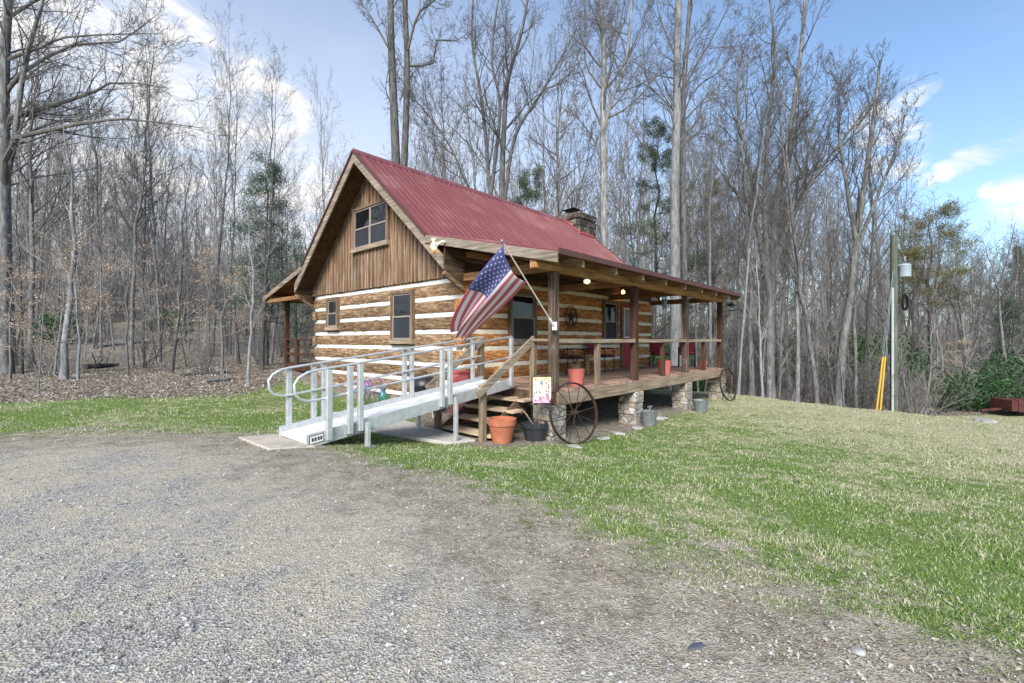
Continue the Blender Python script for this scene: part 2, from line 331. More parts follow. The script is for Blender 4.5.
# ------------------------------------------------------------------ ground
def ground_mat():
    m, t = newmat('ground_cover'); co = t.coord('Object')
    ag = t.n('ShaderNodeAttribute', attribute_name='gravel'); al = t.n('ShaderNodeAttribute', attribute_name='lawn'); ab = t.n('ShaderNodeAttribute', attribute_name='bare')
    n1 = t.noise(co, .9, 5, .65); n2 = t.noise(co, 5, 5, .7); n3 = t.noise(co, 28, 4, .7); n4 = t.noise(co, .35, 3, .5)
    # gravel: pale grey chips, tan dust
    vo = t.n('ShaderNodeTexVoronoi', {'Vector': co, 'Scale': 85.0}, feature='F1'); sep = t.n('ShaderNodeSeparateColor', {0: (vo, 1)})
    gc = t.ramp((sep, 0), [(0,(.15,.145,.135)),(.35,(.27,.26,.245)),(.65,(.38,.365,.335)),(.9,(.50,.485,.455)),(1,(.60,.585,.56))])
    gc = t.mix(.6, gc, t.ramp(n3, [(.3,(.45,.45,.46)),(.7,(1,1,1))]), 'MULTIPLY')
    dust = t.math('MULTIPLY', t.sstep(t.math('ADD', t.math('MULTIPLY', n1, .65), t.math('MULTIPLY', n2, .35)), .40, .58), .9)
    gc = t.mix(dust, gc, t.ramp(n3, [(.3,(.29,.25,.185)),(.7,(.50,.445,.35))]))
    # verge: dead grass, chips and dirt
    vc = t.ramp(t.math('ADD', t.math('MULTIPLY', n3, .5), t.math('MULTIPLY', n2, .5)), [(.32,(.12,.10,.07)),(.5,(.27,.235,.18)),(.68,(.45,.4,.32))])
    # lawn
    gr = t.ramp(n3, [(.25,(.045,.065,.018)),(.5,(.12,.175,.045)),(.75,(.23,.31,.09))])
    st = t.ramp(n3, [(.25,(.15,.13,.07)),(.5,(.36,.34,.2)),(.75,(.56,.54,.35))])
    sxy = t.n('ShaderNodeSeparateXYZ', {0: co})
    # the lawn is drier towards the crest on the right
    dry = t.sstep(t.math('ADD', (sxy, 0), t.math('MULTIPLY', (sxy, 1), .25)), 3.0, 14.0)
    sm = t.sstep(t.math('ADD', t.math('ADD', t.math('MULTIPLY', n1, .5), t.math('MULTIPLY', n2, .5)), t.math('MULTIPLY', dry, .19)), .475, .66)
    lc = t.mix(sm, gr, st)
    # leaf litter
    vl = t.n('ShaderNodeTexVoronoi', {'Vector': co, 'Scale': 16.0}, feature='F1'); sl = t.n('ShaderNodeSeparateColor', {0: (vl, 1)})
    lt = t.ramp((sl, 0), [(0,(.09,.07,.052)),(.4,(.2,.165,.13)),(.75,(.31,.265,.21)),(1,(.44,.39,.33))])
    lt = t.mix(.6, lt, t.ramp(n2, [(.3,(.4,.38,.36)),(.65,(1,1,1))]), 'MULTIPLY')
    # combine
    wob = t.math('ADD', t.math('MULTIPLY', t.math('SUBTRACT', n1, .5), 1.6), t.math('MULTIPLY', t.math('SUBTRACT', n2, .5), 1.6))
    fl = t.sstep(t.math('ADD', (al, 2), t.math('MULTIPLY', wob, .6)), -.25, .3)
    fb = t.sstep(t.math('ADD', (ab, 2), t.math('MULTIPLY', wob, .5)), -.15, .2)
    fv = t.sstep(t.math('ADD', (ag, 2), t.math('MULTIPLY', wob, 1.5)), -.85, -.15)
    fg = t.sstep(t.math('ADD', (ag, 2), t.math('MULTIPLY', wob, 1.3)), .15, 1.5)
    col = t.mix(fl, lt, lc); col = t.mix(fb, col, t.mix(.5, vc, lt)); col = t.mix(fv, col, vc); col = t.mix(fg, col, gc)
    h = t.math('ADD', t.math('MULTIPLY', (vo, 0), .5), t.math('ADD', t.math('MULTIPLY', n3, .8), t.math('MULTIPLY', n2, .6)))
    t.out(col, .95, h, .9, .02, spec=.15); return m
M['ground'] = ground_mat()

def axis_grid(lo, hi, fine_lo, fine_hi, fine, growth):
    a = list(np.arange(fine_lo, fine_hi+1e-6, fine)); s = fine
    while a[-1] < hi: s *= growth; a.append(a[-1]+s)
    s = fine
    while a[0] > lo: s *= growth; a.insert(0, a[0]-s)
    return np.array(a)
gx = axis_grid(-170, 170, -9, 14, .14, 1.06); gy = axis_grid(-50, 190, 0, 18, .14, 1.06)
GX, GY = np.meshgrid(gx, gy); GZ = gza(GX, GY)
sg = sdf(GRAVEL, GX, GY); sl = sdf(LAWN, GX, GY)
# bare leaf-strewn soil under and round the porch
BARE = [W(-1.6, .2, 0)[:2], W(-.4, -.4, 0)[:2], W(2, -.4, 0)[:2], W(6, -.2, 0)[:2], W(8.2, .1, 0)[:2], W(8.4, 3, 0)[:2], W(9.8, 12.4, 0)[:2], W(-.4, 12.4, 0)[:2], W(-.9, 6, 0)[:2], W(-1.1, 2.6, 0)[:2], W(-1.7, 1.2, 0)[:2]]
sb = sdf(BARE, GX, GY)
ny, nx = GX.shape
idx = np.arange(ny*nx).reshape(ny, nx)
quads = np.stack([idx[:-1, :-1], idx[:-1, 1:], idx[1:, 1:], idx[1:, :-1]], -1)
cg = (sg[:-1, :-1]+sg[1:, 1:])/2 > .05; cl = ((sl[:-1, :-1]+sl[1:, 1:])/2 > 0) & ~cg
VV = np.stack([GX.ravel(), GY.ravel(), GZ.ravel()], 1)
for nm, mask in (('gravel_driveway', cg), ('lawn', cl), ('forest_floor', ~cg & ~cl)):
    q = quads[mask]; used, inv = np.unique(q.ravel(), return_inverse=True)
    me = mesh_np(nm, VV[used], inv.reshape(-1, 4), M['ground'], True)
    for an, arr in (('gravel', sg), ('lawn', sl), ('bare', sb)):
        a = me.attributes.new(an, 'FLOAT', 'POINT'); a.data.foreach_set('value', arr.ravel()[used].astype(np.float32))
    tag(link(nm, me), kind='structure')

# ------------------------------------------------------------------ sky, sun, camera
w = bpy.data.worlds.new('World'); SC.world = w; w.use_nodes = True
SUN_EL, SUN_AZ = radians(38), radians(-166)     # azimuth measured from +Y towards +X
t = NT(w.node_tree)
sky = t.n('ShaderNodeTexSky', sky_type='NISHITA', sun_disc=False, sun_elevation=SUN_EL, sun_rotation=SUN_AZ, altitude=300, air_density=1.0, dust_density=1.2, ozone_density=1.6)
gen = t.n('ShaderNodeTexCoord'); D = (gen, 'Generated')
def dirv(px, py):
    v = np.array([(px-512)/FPX, 1, (340-py)/FPX]); return tuple(v/np.linalg.norm(v))
LOBES = [(60,30,.10,.8),(120,25,.07,.9),(165,55,.06,.9),(90,90,.14,.85),(245,105,.055,.95),(275,125,.05,.95),(30,200,.25,.7),(200,210,.2,.65),(895,150,.035,.85),(878,128,.03,.8),(912,92,.018,.8),(930,84,.012,.7),(925,180,.010,.6),(945,170,.013,.7),(965,161,.015,.75),(985,153,.016,.8),(1005,147,.016,.8),(1024,141,.018,.8),(990,190,.010,.65),(1010,186,.012,.7),(1024,218,.02,.75),(-120,60,.25,.85),(-60,220,.3,.8),(1080,190,.06,.8)]
best = None
for px, py, rad, st in LOBES:
    dp = t.n('ShaderNodeVectorMath', {0: D, 1: dirv(px, py)}, operation='DOT_PRODUCT')
    f = t.math('MULTIPLY', t.sstep((dp, 'Value'), cos(rad*2.0), cos(rad*.3)), st)
    best = f if best is None else t.math('MAXIMUM', best, f)
mp = t.n('ShaderNodeMapping', {'Vector': D, 'Scale': (1,1,2.6), 'Rotation': (0, radians(24), 0)})
n1 = t.noise((mp, 0), 5.5, 8, .62, .6); n2 = t.noise((mp, 0), 1.6, 5, .55)
dens = t.math('MULTIPLY', best, t.math('MULTIPLY_ADD', n1, 4.2, -1.25))
cm = t.math('MULTIPLY', t.sstep(dens, .25, 1.0), .92)
# elsewhere a thin even cover of cirrus
thin = t.math('MULTIPLY', t.sstep(n2, .45, .8), .30)
skv = t.n('ShaderNodeVectorMath', {0: (sky, 0), 1: (1.12, 1.26, 1.34)}, operation='MULTIPLY'); skyc = (skv, 0)
hs = t.n('ShaderNodeHueSaturation', {'Saturation': 1.0, 'Value': 1.0, 'Color': skyc})
CLB = 5.6
cc = t.mix(t.sstep(n1, .35, .7), (CLB*.80, CLB*.83, CLB*.9), (CLB*1.12, CLB*1.09, CLB*1.05))
sepd = t.n('ShaderNodeSeparateXYZ', {0: D})
hz = t.math('MULTIPLY', t.sstep((sepd, 2), .9, .05), t.math('MULTIPLY_ADD', t.sstep((sepd, 0), .6, -.35), .8, .10))     # pale band near the horizon
base = t.mix(hz, (hs, 0), (CLB*.86, CLB*.90, CLB*.97))
base = t.mix(thin, base, (CLB*.9, CLB*.93, CLB*1.0))
colr = t.mix(cm, base, cc)
bg = t.n('ShaderNodeBackground', {'Color': colr, 'Strength': .10})
t.n('ShaderNodeOutputWorld', {'Surface': (bg, 0)})
sd = bpy.data.lights.new('sun', 'SUN'); sd.energy = 3.0; sd.angle = radians(24); sd.color = (1, .965, .91)
so = bpy.data.objects.new('sun', sd); C.objects.link(so)
from mathutils import Vector
tosun = Vector((sin(SUN_AZ)*cos(SUN_EL), cos(SUN_AZ)*cos(SUN_EL), sin(SUN_EL)))
so.rotation_euler = tosun.to_track_quat('Z', 'Y').to_euler(); so.location = (0, 0, 40)
cd = bpy.data.cameras.new('camera'); cam = bpy.data.objects.new('camera', cd); C.objects.link(cam)
cam.location = (0, 0, CAMZ); cam.rotation_euler = (pi/2, 0, 0); cd.sensor_width = 36; cd.lens = FPX/1024*36; cd.shift_y = -1.5/1024
cd.clip_start = .05; cd.clip_end = 1000
SC.camera = cam
SC.view_settings.view_transform = 'Standard'; SC.view_settings.look = 'None'; SC.view_settings.gamma = 1; SC.view_settings.exposure = 1.0
SC.render.engine = 'CYCLES'
SC.cycles.max_bounces = 6; SC.cycles.diffuse_bounces = 3; SC.cycles.glossy_bounces = 3; SC.cycles.transmission_bounces = 2; SC.cycles.caustics_reflective = False; SC.cycles.caustics_refractive = False
SC.cycles.use_denoising = True; SC.cycles.denoiser = 'OPENIMAGEDENOISE'; SC.cycles.denoising_input_passes = 'RGB_ALBEDO_NORMAL'; SC.cycles.denoising_prefilter = 'ACCURATE'

# ------------------------------------------------------------------ the cabin
cabin = empty('log_cabin', (C0X, C0Y, 0), A48, 'hewn log cabin with white chinking, red metal roof and a raised covered porch', 'cabin')
L = 9.05; VW = 2.45; VB = 9.45; VM = 5.95
ZD = .85
def FG(a, d, z): return (-d, a, z)              # gable plane, outward -u
def FF(a, d, z): return (a, VW-d, z)            # porch wall, outward -v
def boxF(mb, F, a0, a1, d0, d1, z0, z1):
    P = [F(a, d, z) for z in (z0, z1) for a, d in ((a0,d0),(a1,d0),(a1,d1),(a0,d1))]
    return mb.poly(P, [(3,2,1,0),(4,5,6,7),(0,1,5,4),(1,2,6,5),(2,3,7,6),(3,0,4,7)])
def log(mb, F, a0, a1, z0, z1, seed, th=.2):
    rg = random.Random(seed); n = max(2, int((a1-a0)/.22)); b = len(mb.v)
    sec = [(-th,0),(-.02,0),(0,.12),(.012,.5),(0,.88),(-.02,1),(-th,1)]
    for i in range(n+1):
        a = a0+(a1-a0)*i/n
        for j, (d, h) in enumerate(sec):
            jd = rg.uniform(-.014, .014) if 0 < j < 6 else 0
            jz = rg.uniform(-.012, .012) if 0 < j < 6 else 0
            mb.v.append(F(a, d+jd, z0+h*(z1-z0)+jz))
    k = len(sec)
    for i in range(n):
        for j in range(k):
            l = (j+1) % k
            mb.f.append((b+i*k+j, b+i*k+l, b+(i+1)*k+l, b+(i+1)*k+j))
    mb.f.append(tuple(b+j for j in range(k))); mb.f.append(tuple(b+n*k+j for j in range(k)))
def logwall(name, F, a0, a1, ztop, mat, seed, cmat, ends=True):
    lg = MB(); ck = MB(); k = 0
    z = 3.06-.375*7
    while z < ztop-.05:
        # log between chink line z and the next
        zt = min(z+.375-.045, ztop)
        e = .06 if (k % 2 and ends) else 0
        if ends:      # saddle-notched ends with small gaps
            log(lg, F, a0-e, a1+e, z+.045, zt, seed+k)
        else: log(lg, F, a0, a1, z+.045, zt, seed+k)
        rg = random.Random(seed*3+k); s = a0+.03
        boxF(ck, F, a0+.04, a1-.04, -.15, -.012, z-.05, z+.05)
        z += .375; k += 1
    o = lg.build(name, mat, cabin, smooth=True)
    ck.build('chinking', cmat, o)
    return o
logwall('log_wall', FG, VW+.02, VB, 3.13, M['log_y'], 11, M['chink'])
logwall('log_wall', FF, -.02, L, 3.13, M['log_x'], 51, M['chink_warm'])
mb = MB(); mb.box(-.02, L, VW+.0, VW+.12, 3.135, 3.76); mb.build('shade_wall', M['cheek'], cabin)  # dark strip above the logs: shade under the porch roof painted in
logwall('log_wall', lambda a, d, z: (L+d, a, z), VW+.02, VB, 3.13, M['log_y'], 91, M['chink'])
logwall('log_wall', lambda a, d, z: (a, VB+d, z), 0, L, 3.72, M['log_y'], 131, M['chink'])
mb = MB(); mb.box(.03, L-.03, VW+.03, VB-.03, -.6, .47); mb.build('foundation', M['foundation'], cabin)
# interior dark floor/core keeps light from leaking
# gable siding: boards with battens
def gable_z(v, off=0): return 6.50-.867*abs(v-VM)-off
def gable_wall(x0, x1, out, name):
    mb = MB()
    def pt(x, v, z): return (x, v, z)
    poly = [(x0, VW+.05, 3.13), (x0, VB-.05, 3.13), (x0, VB-.05, gable_z(VB-.05)), (x0, VM, gable_z(VM)), (x0, VW+.05, gable_z(VW+.05))]
    mb.prism(poly, (x1-x0, 0, 0)); o = mb.build(name, M['siding'], cabin)
    bt = MB(); v = VW+.12
    i = 0
    while v < VB-.08:
        h = gable_z(v, .1); zb = 3.132+random.uniform(-.004, .015)
        xo = x0
        for za, zc in (((zb, 4.14), (5.36, h)) if 5.12 < v < 6.98 and out < 0 else ((zb, h),)):
            bt.box(min(xo, xo+out*.025), max(xo, xo+out*.025), v-.028, v+.028, za, zc)
        v += .165*random.uniform(.92, 1.08); i += 1
    bt.build('batten', M['batten'], o); return o
gable_wall(-.03, .1, -1, 'gable_siding'); gable_wall(L+.03, L-.1, 1, 'gable_siding')

# roofs
def ribbed(u0, u1, a, b, th=.03, pitch=.2, rib=.034):
    """sheet from a=(v,z) to b=(v,z); ribs run from a to b"""
    us = []; u = u0
    while u < u1-.001:
        us += [(u, 0), (min(u+pitch-.05, u1), 0), (min(u+pitch-.036, u1), rib), (min(u+pitch-.014, u1), rib)]; u += pitch
    us.append((u1, 0)); mb = MB(); dv, dz = b[0]-a[0], b[1]-a[1]; l = sqrt(dv*dv+dz*dz); nv, nz = (-dz/l, dv/l)
    if nz < 0: nv, nz = -nv, -nz
    n = len(us); P = []
    for (v, z) in (a, b):
        P += [(u, v+nv*h, z+nz*h) for u, h in us]
    P += [(u0, a[0]-nv*th, a[1]-nz*th), (u1, a[0]-nv*th, a[1]-nz*th), (u0, b[0]-nv*th, b[1]-nz*th), (u1, b[0]-nv*th, b[1]-nz*th)]
    F = [(i, i+1, n+i+1, n+i) for i in range(n-1)]
    m = 2*n
    F += [(m, m+1, m+3, m+2), tuple([m]+list(range(n))+[m+1]), tuple([m+2]+list(range(n, 2*n))+[m+3]), (0, n, m+2, m), (n-1, 2*n-1, m+3, m+1)]
    return mb.poly(P, F)
U0, U1 = -.6, 9.68
ZR = 6.56; VJ = 3.0; ZJ = 4.0; VE = -.47; ZE = 3.19
o = ribbed(U0, U1, (VM, ZR), (VJ-.02, ZJ-.017)).build('roof', M['roof'], cabin)
mb = MB()
mb.prism([(U0-.01, VM-.17, ZR-.15), (U0-.01, VM, ZR-.0), (U0-.01, VM+.17, ZR-.15), (U0-.01, VM+.17, ZR-.095), (U0-.01, VM, ZR+.062), (U0-.01, VM-.17, ZR-.095)], (U1-U0+.02, 0, 0))
mb.build('ridge_cap', M['roof'], o)
ribbed(U0, U1, (VM, ZR), (2*VM-VJ+.02, ZJ-.017)).build('roof', M['roof'], cabin)
ribbed(U0, 9.25, (VJ, ZJ), (VE, ZE)).build('porch_roof', M['roof'], cabin)
ribbed(U0, 9.25, (2*VM-VJ, ZJ), (12.0, 3.24)).build('porch_roof', M['roof'], cabin)
# sheathing seen from below
def slabv(u0, u1, a, b, off, th, mat, name, parent=cabin, bev=0):
    dv, dz = b[0]-a[0], b[1]-a[1]; l = sqrt(dv*dv+dz*dz); nv, nz = -dz/l, dv/l
    if nz < 0: nv, nz = -nv, -nz
    P = [(a[0]-nv*off, a[1]-nz*off), (b[0]-nv*off, b[1]-nz*off), (b[0]-nv*(off+th), b[1]-nz*(off+th)), (a[0]-nv*(off+th), a[1]-nz*(off+th))]
    m_ = MB(); m_.prism([(u0, p[0], p[1]) for p in P], (u1-u0, 0, 0)); return m_.build(name, mat, parent, bevel=bev)
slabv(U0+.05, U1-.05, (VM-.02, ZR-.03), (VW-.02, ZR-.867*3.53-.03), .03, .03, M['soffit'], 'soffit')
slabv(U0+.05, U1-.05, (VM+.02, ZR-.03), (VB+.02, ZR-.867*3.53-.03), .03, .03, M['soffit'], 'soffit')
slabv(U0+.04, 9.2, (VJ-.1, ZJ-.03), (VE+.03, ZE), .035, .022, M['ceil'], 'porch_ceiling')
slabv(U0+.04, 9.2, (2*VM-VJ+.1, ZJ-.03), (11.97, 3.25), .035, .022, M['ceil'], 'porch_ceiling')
# rake boards on the near and far gables
def rake(u, v0, z0, v1, z1, h, name='fascia', mat='fascia', th=.04):
    m_ = MB(); m_.prism([(u, v0, z0), (u, v1, z1), (u, v1, z1-h), (u, v0, z0-h)], (th, 0, 0)); return m_.build(name, M[mat], cabin, bevel=.004)
for uu in (U0-.002, U1-.04):
    rake(uu, VM, ZR-.03, VW-.05, ZR-.867*3.55-.03, .27)
    rake(uu, VM, ZR-.03, VB+.05, ZR-.867*3.55-.03, .27)
for uu in (U0-.03, 9.19):
    rake(uu, VJ-.05, ZJ-.045, VE, ZE-.03, .17)
    rake(uu, 2*VM-VJ+.05, ZJ-.045, 12.0, 3.24-.03, .15)
# red metal drip edge on the rakes
mb = MB()
for s in (-1, 1):
    mb.beam((U0-.015, VM, ZR+.0), (U0-.015, VM+s*3.0, ZR-.867*3.0), .045, .05, up=(0, .65, .75))
mb.build('drip_edge', M['gutter'], cabin)
mb = MB(); mb.box(U0-.005, 9.255, VE-.026, VE-.004, ZE-.06, ZE+.036); mb.build('drip_edge', M['gutter'], cabin)
mb = MB(); mb.box(U0, 9.2, 11.98, 12.01, 3.08, 3.2); mb.build('eave_board', M['fascia_x'], cabin, bevel=.004)
# cheek boards closing the overhang at the wall corners, over the porch wall plane
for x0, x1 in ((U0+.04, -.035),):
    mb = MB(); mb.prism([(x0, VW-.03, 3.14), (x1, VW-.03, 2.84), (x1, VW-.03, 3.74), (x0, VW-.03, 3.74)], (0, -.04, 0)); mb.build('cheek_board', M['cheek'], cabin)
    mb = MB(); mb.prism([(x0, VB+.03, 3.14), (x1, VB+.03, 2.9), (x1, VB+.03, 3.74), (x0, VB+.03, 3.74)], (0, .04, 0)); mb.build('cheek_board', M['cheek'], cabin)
    for v in (VW-.05, VB+.05): mb = MB(); mb.beam((x0-.02, v, 3.12), (x1, v, 2.80), .07, .09); mb.build('bracket', M['fascia_x'], cabin, bevel=.005)
# porch structure
PU = [0, 3.05, 6.05, 8.95]
for i, u in enumerate(PU):
    mb = MB(); mb.box(u-.075, u+.075, -.005, .145, ZD-.02, 2.96)
    mb.build('porch_post', M['post'] if i == 0 else M['postred'] if i != 2 else M['post'], cabin, bevel=.01)
mb = MB(); mb.box(-.58, 9.15, -.01, .14, 2.962, 3.13); mb.build('porch_beam', M['beam_x'], cabin, bevel=.008)
for u in PU:
    mb = MB(); mb.box(u-.06, u+.06, .145, VW-.03, 2.99, 3.15); mb.build('tie_beam', M['beam_y'], cabin, bevel=.006)
def porch_z(v): return ZE+(ZJ-ZE)*(v-VE)/(VJ-VE)
u = .22-.0
for i in range(8):
    uu = .2+1.15*i
    mb = MB(); zt = -.062
    mb.prism([(uu-.025, VE+.04, porch_z(VE+.04)+zt), (uu-.025, VW-.04, porch_z(VW-.04)+zt), (uu-.025, VW-.04, porch_z(VW-.04)+zt-.13), (uu-.025, VE+.04, porch_z(VE+.04)+zt-.13)], (.05, 0, 0))
    mb.build('rafter', M['rafter'], cabin)
mb = MB(); mb.box(0, 9.1, VW-.19, VW-.05, 3.5, 3.62); mb.build('ledger', M['beam_x'], cabin, bevel=.005)
# deck
mb = MB(); u = 0
while u < L-.02:
    mb.box(u+.004, u+.136, 0, VW-.02, ZD-.035, ZD+random.uniform(-.003, .003)); u += .14
mb.build('deck_board', M['deck'], cabin)
mb = MB(); mb.box(-.02, L+.02, -.045, -.003, ZD-.26, ZD-.03); mb.build('rim_board', M['deckfascia'], cabin, bevel=.005)
mb = MB(); mb.box(-.045, -.004, -.0, VW-.03, ZD-.26, ZD-.04); mb.build('rim_board', M['stringer'], cabin, bevel=.005)
mb = MB(); mb.box(L+.022, L+.06, 0, VW-.03, ZD-.26, ZD-.04); mb.build('rim_board', M['stringer'], cabin, bevel=.005)
mb = MB()
for v in (.5, 1.1, 1.7, 2.3): mb.box(.02, L-.02, v-.025, v+.025, ZD-.24, ZD-.04)
mb.build('joist', M['stringer'], cabin)
for i, u in enumerate(PU):
    for v, s in ((.16, .21), ):
        mb = MB(); n = 5; z0 = -.7; rg = random.Random(i)
        # slightly irregular masonry pier
        for k in range(5):
            za, zb = z0+k*(ZD-.262-z0)/5, z0+(k+1)*(ZD-.262-z0)/5
            e = [s+rg.uniform(-.012, .012) for _ in range(4)]
            mb.box(u-e[0], u+e[1], v-e[2], v+e[3], za, zb)
        mb.build('stone_pier', M['stone'], cabin, bevel=.02)
# railing on the porch front
mb = MB(); mb.box(-.05, L-.15, .0, .14, 1.735, 1.775)
mb2 = MB()
for a, b in zip(PU[:-1], PU[1:]): mb2.box(a+.077, b-.077, .0, .11, 1.69, 1.77)
ra = mb2.build('railing', M['railwood'], cabin, bevel=.005)
for u in (1.46, 4.57, 7.47):
    mb = MB(); mb.box(u-.05, u+.05, .02, .12, ZD, 1.688); mb.build('rail_post', M['railpost'] if u < 2 else M['postred'], ra, bevel=.006)  # far two get the darker post wood as painted porch shade
mb = MB(); mb.box(-.06, .06, .147, .60, 1.725, 1.77); ra = mb.build('railing', M['railwood_y'], cabin, bevel=.005)
mb = MB(); mb.box(-.05, .05, .49, .59, ZD-.3, 1.723); mb.build('rail_post', M['railpost'], ra, bevel=.006)
mb = MB(); mb.box(-.06, .05, 1.86, 1.97, ZD-.3, 1.80); mb.build('rail_post', M['railpost'], cabin, bevel=.006)
# steps down from the deck end
st = MB(); 
for v in (.66, 1.74):
    st.prism([(-.05, v, ZD-.05), (-.05, v, ZD-.42), (-1.12, v, .0), (-1.28, v, .0), (-1.28, v, .10)], (0, .045, 0))
st = st.build('steps', M['stringer'], cabin)
for i in range(4):
    z = .68-.17*i; u = -.17-.28*i
    mb = MB(); mb.box(u-.15, u+.13, .5, 1.9, z-.05, z); mb.build('tread', M['tread'], st, bevel=.006)
for v in (.54, 1.86):
    h = MB(); h.beam((.03, v, 1.77), (-1.42, v, .86), .04, .14); hr = h.build('stair_handrail', M['railwood'], cabin, bevel=.006)
    mb = MB(); mb.box(-1.27, -1.17, v+(.03 if v < 1 else -.13), v+(.13 if v < 1 else -.03), -.1, 1.0); mb.build('newel_post', M['railpost'], hr, bevel=.006)
# rear porch
mb = MB(); mb.box(-.02, L, VB+.05, 11.7, .72, .95); mb.build('rear_deck', M['postred'], cabin, bevel=.005)
for u, v in ((0, 11.55), (3, 11.55), (6, 11.55)):
    mb = MB(); mb.box(u-.07, u+.07, v-.07, v+.07, -.2, 3.2); mb.build('porch_post', M['postred'], cabin, bevel=.008)
mb = MB(); mb.box(-.08, .02, VB+.05, 11.48, 1.74, 1.79); mb.box(-.05, -.01, VB+.05, 11.48, 1.25, 1.33)
mb.box(-.05, -.01, VB+.05, 11.48, 1.48, 1.53)
ra = mb.build('railing', M['postred'], cabin, bevel=.005)
mb = MB(); mb.box(-.1, .0, 10.55, 10.68, .9, 1.738); mb.build('rail_post', M['postred'], ra, bevel=.005)
mb = MB(); mb.box(U0+.05, 9.1, 11.48, 11.62, 3.1, 3.24); mb.build('porch_beam', M['beam_x'], cabin)
mb = MB(); mb.box(-.56, -.46, VB-.05, 11.95, 3.0, 3.12); mb.build('tie_beam', M['beam_y'], cabin, bevel=.006)

# windows and door
def window(F, a0, a1, z0, z1, units=1, upper='glass', lower='screen', grid=False):
    fr = MB(); b = .075; s0, s1 = -.03, .085
    boxF(fr, F, a0-b, a0, s0, s1, z0-b, z1+b); boxF(fr, F, a1, a1+b, s0, s1, z0-b, z1+b)
    boxF(fr, F, a0, a1, s0, s1-.003, z1, z1+b)
    fr = fr.build('window', M['trim'], cabin, bevel=.004)
    sl_ = MB(); boxF(sl_, F, a0-b-.02, a1+b+.02, -.03, .115, z0-b-.03, z0-.002); sl_.build('sill', M['railwood_y'], fr, bevel=.004)
    w_ = (a1-a0)/units
    for i in range(units):
        x0, x1 = a0+i*w_, a0+(i+1)*w_; zm = (z0+z1)/2; sa = MB(); t_ = .04
        for za, zb, d in ((z0, zm+.02, .068), (zm-.02, z1, .054)):
            boxF(sa, F, x0+.002, x0+t_, d-.02, d, za+.002, zb-.002); boxF(sa, F, x1-t_, x1-.002, d-.02, d, za+.002, zb-.002)
            boxF(sa, F, x0+t_, x1-t_, d-.02, d-.001, za+.002, za+t_); boxF(sa, F, x0+t_, x1-t_, d-.02, d-.001, zb-t_, zb-.002)
        sa.build('sash', M['sash'], fr)
        p = MB(); boxF(p, F, x0+.03, x1-.03, -.01, .036, zm, z1-.03); p.build('pane', M[upper], fr)
        p = MB(); boxF(p, F, x0+.03, x1-.03, -.01, .050, z0+.03, zm-.0); p.build('pane', M[lower], fr)
        if grid:
            g = MB()
            for k in (1, 2): boxF(g, F, x0+(x1-x0)*k/3-.008, x0+(x1-x0)*k/3+.008, .0, .014, zm+.03, z1-.04)
            boxF(g, F, x0+.04, x1-.04, .0, .013, (zm+z1)/2-.008, (zm+z1)/2+.008)
            g.build('muntin', M['sash'], fr)
    return fr
window(lambda a, d, z: FG(a, d+.02, z), 5.25, 6.85, 4.25, 5.28, 2, 'glass', 'screen')
window(FG, 4.25, 5.02, 1.76, 2.88, 1, 'glass', 'screen')
window(FG, 7.9, 8.45, 2.14, 2.93, 1, 'glass', 'screen')
window(FF, 1.48, 2.32, 1.74, 2.84, 1, 'glass', 'screen')
window(FF, 5.72, 6.45, 1.74, 2.9, 1, 'glass', 'screen')
# red half-glass door
fr = MB(); a0, a1 = 6.84, 7.68; boxF(fr, FF, a0-.09, a0, -.03, .07, ZD, 2.98); boxF(fr, FF, a1, a1+.09, -.03, .07, ZD, 2.98); boxF(fr, FF, a0, a1, -.03, .068, 2.89, 2.98)
door = MB(); boxF(door, FF, a0+.002, a1-.002, -.02, .03, ZD+.01, 2.888); door = door.build('door', M['reddoor'], cabin, bevel=.004)
fr.build('door_frame', M['trim'], door, bevel=.004)
p = MB(); boxF(p, FF, a0+.14, a1-.14, .031, .037, 1.86, 2.76); p.build('pane', M['glass_pale'], door)
p = MB()
boxF(p, FF, a0+.1, a0+.14, .031, .05, 1.82, 2.8); boxF(p, FF, a1-.14, a1-.1, .031, .05, 1.82, 2.8); boxF(p, FF, a0+.14, a1-.14, .031, .049, 1.82, 1.86); boxF(p, FF, a0+.14, a1-.14, .031, .049, 2.76, 2.8)
p.build('glass_surround', M['white'], door)
p = MB()
for x in (a0+.1, (a0+a1)/2+.03):
    boxF(p, FF, x, x+.3, .031, .042, 1.0, 1.68)
p.build('raised_panel', M['reddoor'], door, bevel=.01)
q = FF(a1-.07, .07, 1.78); p = MB(); p.lathe([(.012, -.04), (.014, -.01), (.03, .0), (.032, .02), (.015, .035)], 12, (q[0], q[1], q[2]), 'y'); p.build('handle', M['galv'], door, smooth=True)
# chimney
mb = MB(); rg = random.Random(5); x0, x1, y0, y1 = 8.67, 9.95, 5.32, 6.6
for k in range(26):
    z = -.4+k*.28
    if z > 6.8: break
    zt = min(z+.28, 6.86); e = [rg.uniform(-.05, .03)-(.06 if z > 6.5 else 0) for _ in range(4)]
    if z < 4.5: mb.box(9.1+0*e[0], x1+e[1], y0-.2+e[2], y1+.2+e[3], z, zt)
    else: mb.box(x0+e[0], x1+e[1], y0+e[2], y1+e[3], z, zt)
ch = mb.build('chimney', M['chimstone'], cabin, bevel=.035)
mb = MB(); mb.box(x0+.12, x1-.15, y0+.12, y1-.12, 6.84, 6.9); mb.build('crown', M['chimstone'], ch, bevel=.03)
mb = MB(); cx, cy = 9.2, 6.0
for a, b in ((-1,-1),(1,-1),(1,1),(-1,1)): mb.box(cx+a*.14-.012, cx+a*.14+.012, cy+b*.14-.012, cy+b*.14+.012, 6.88, 7.12)
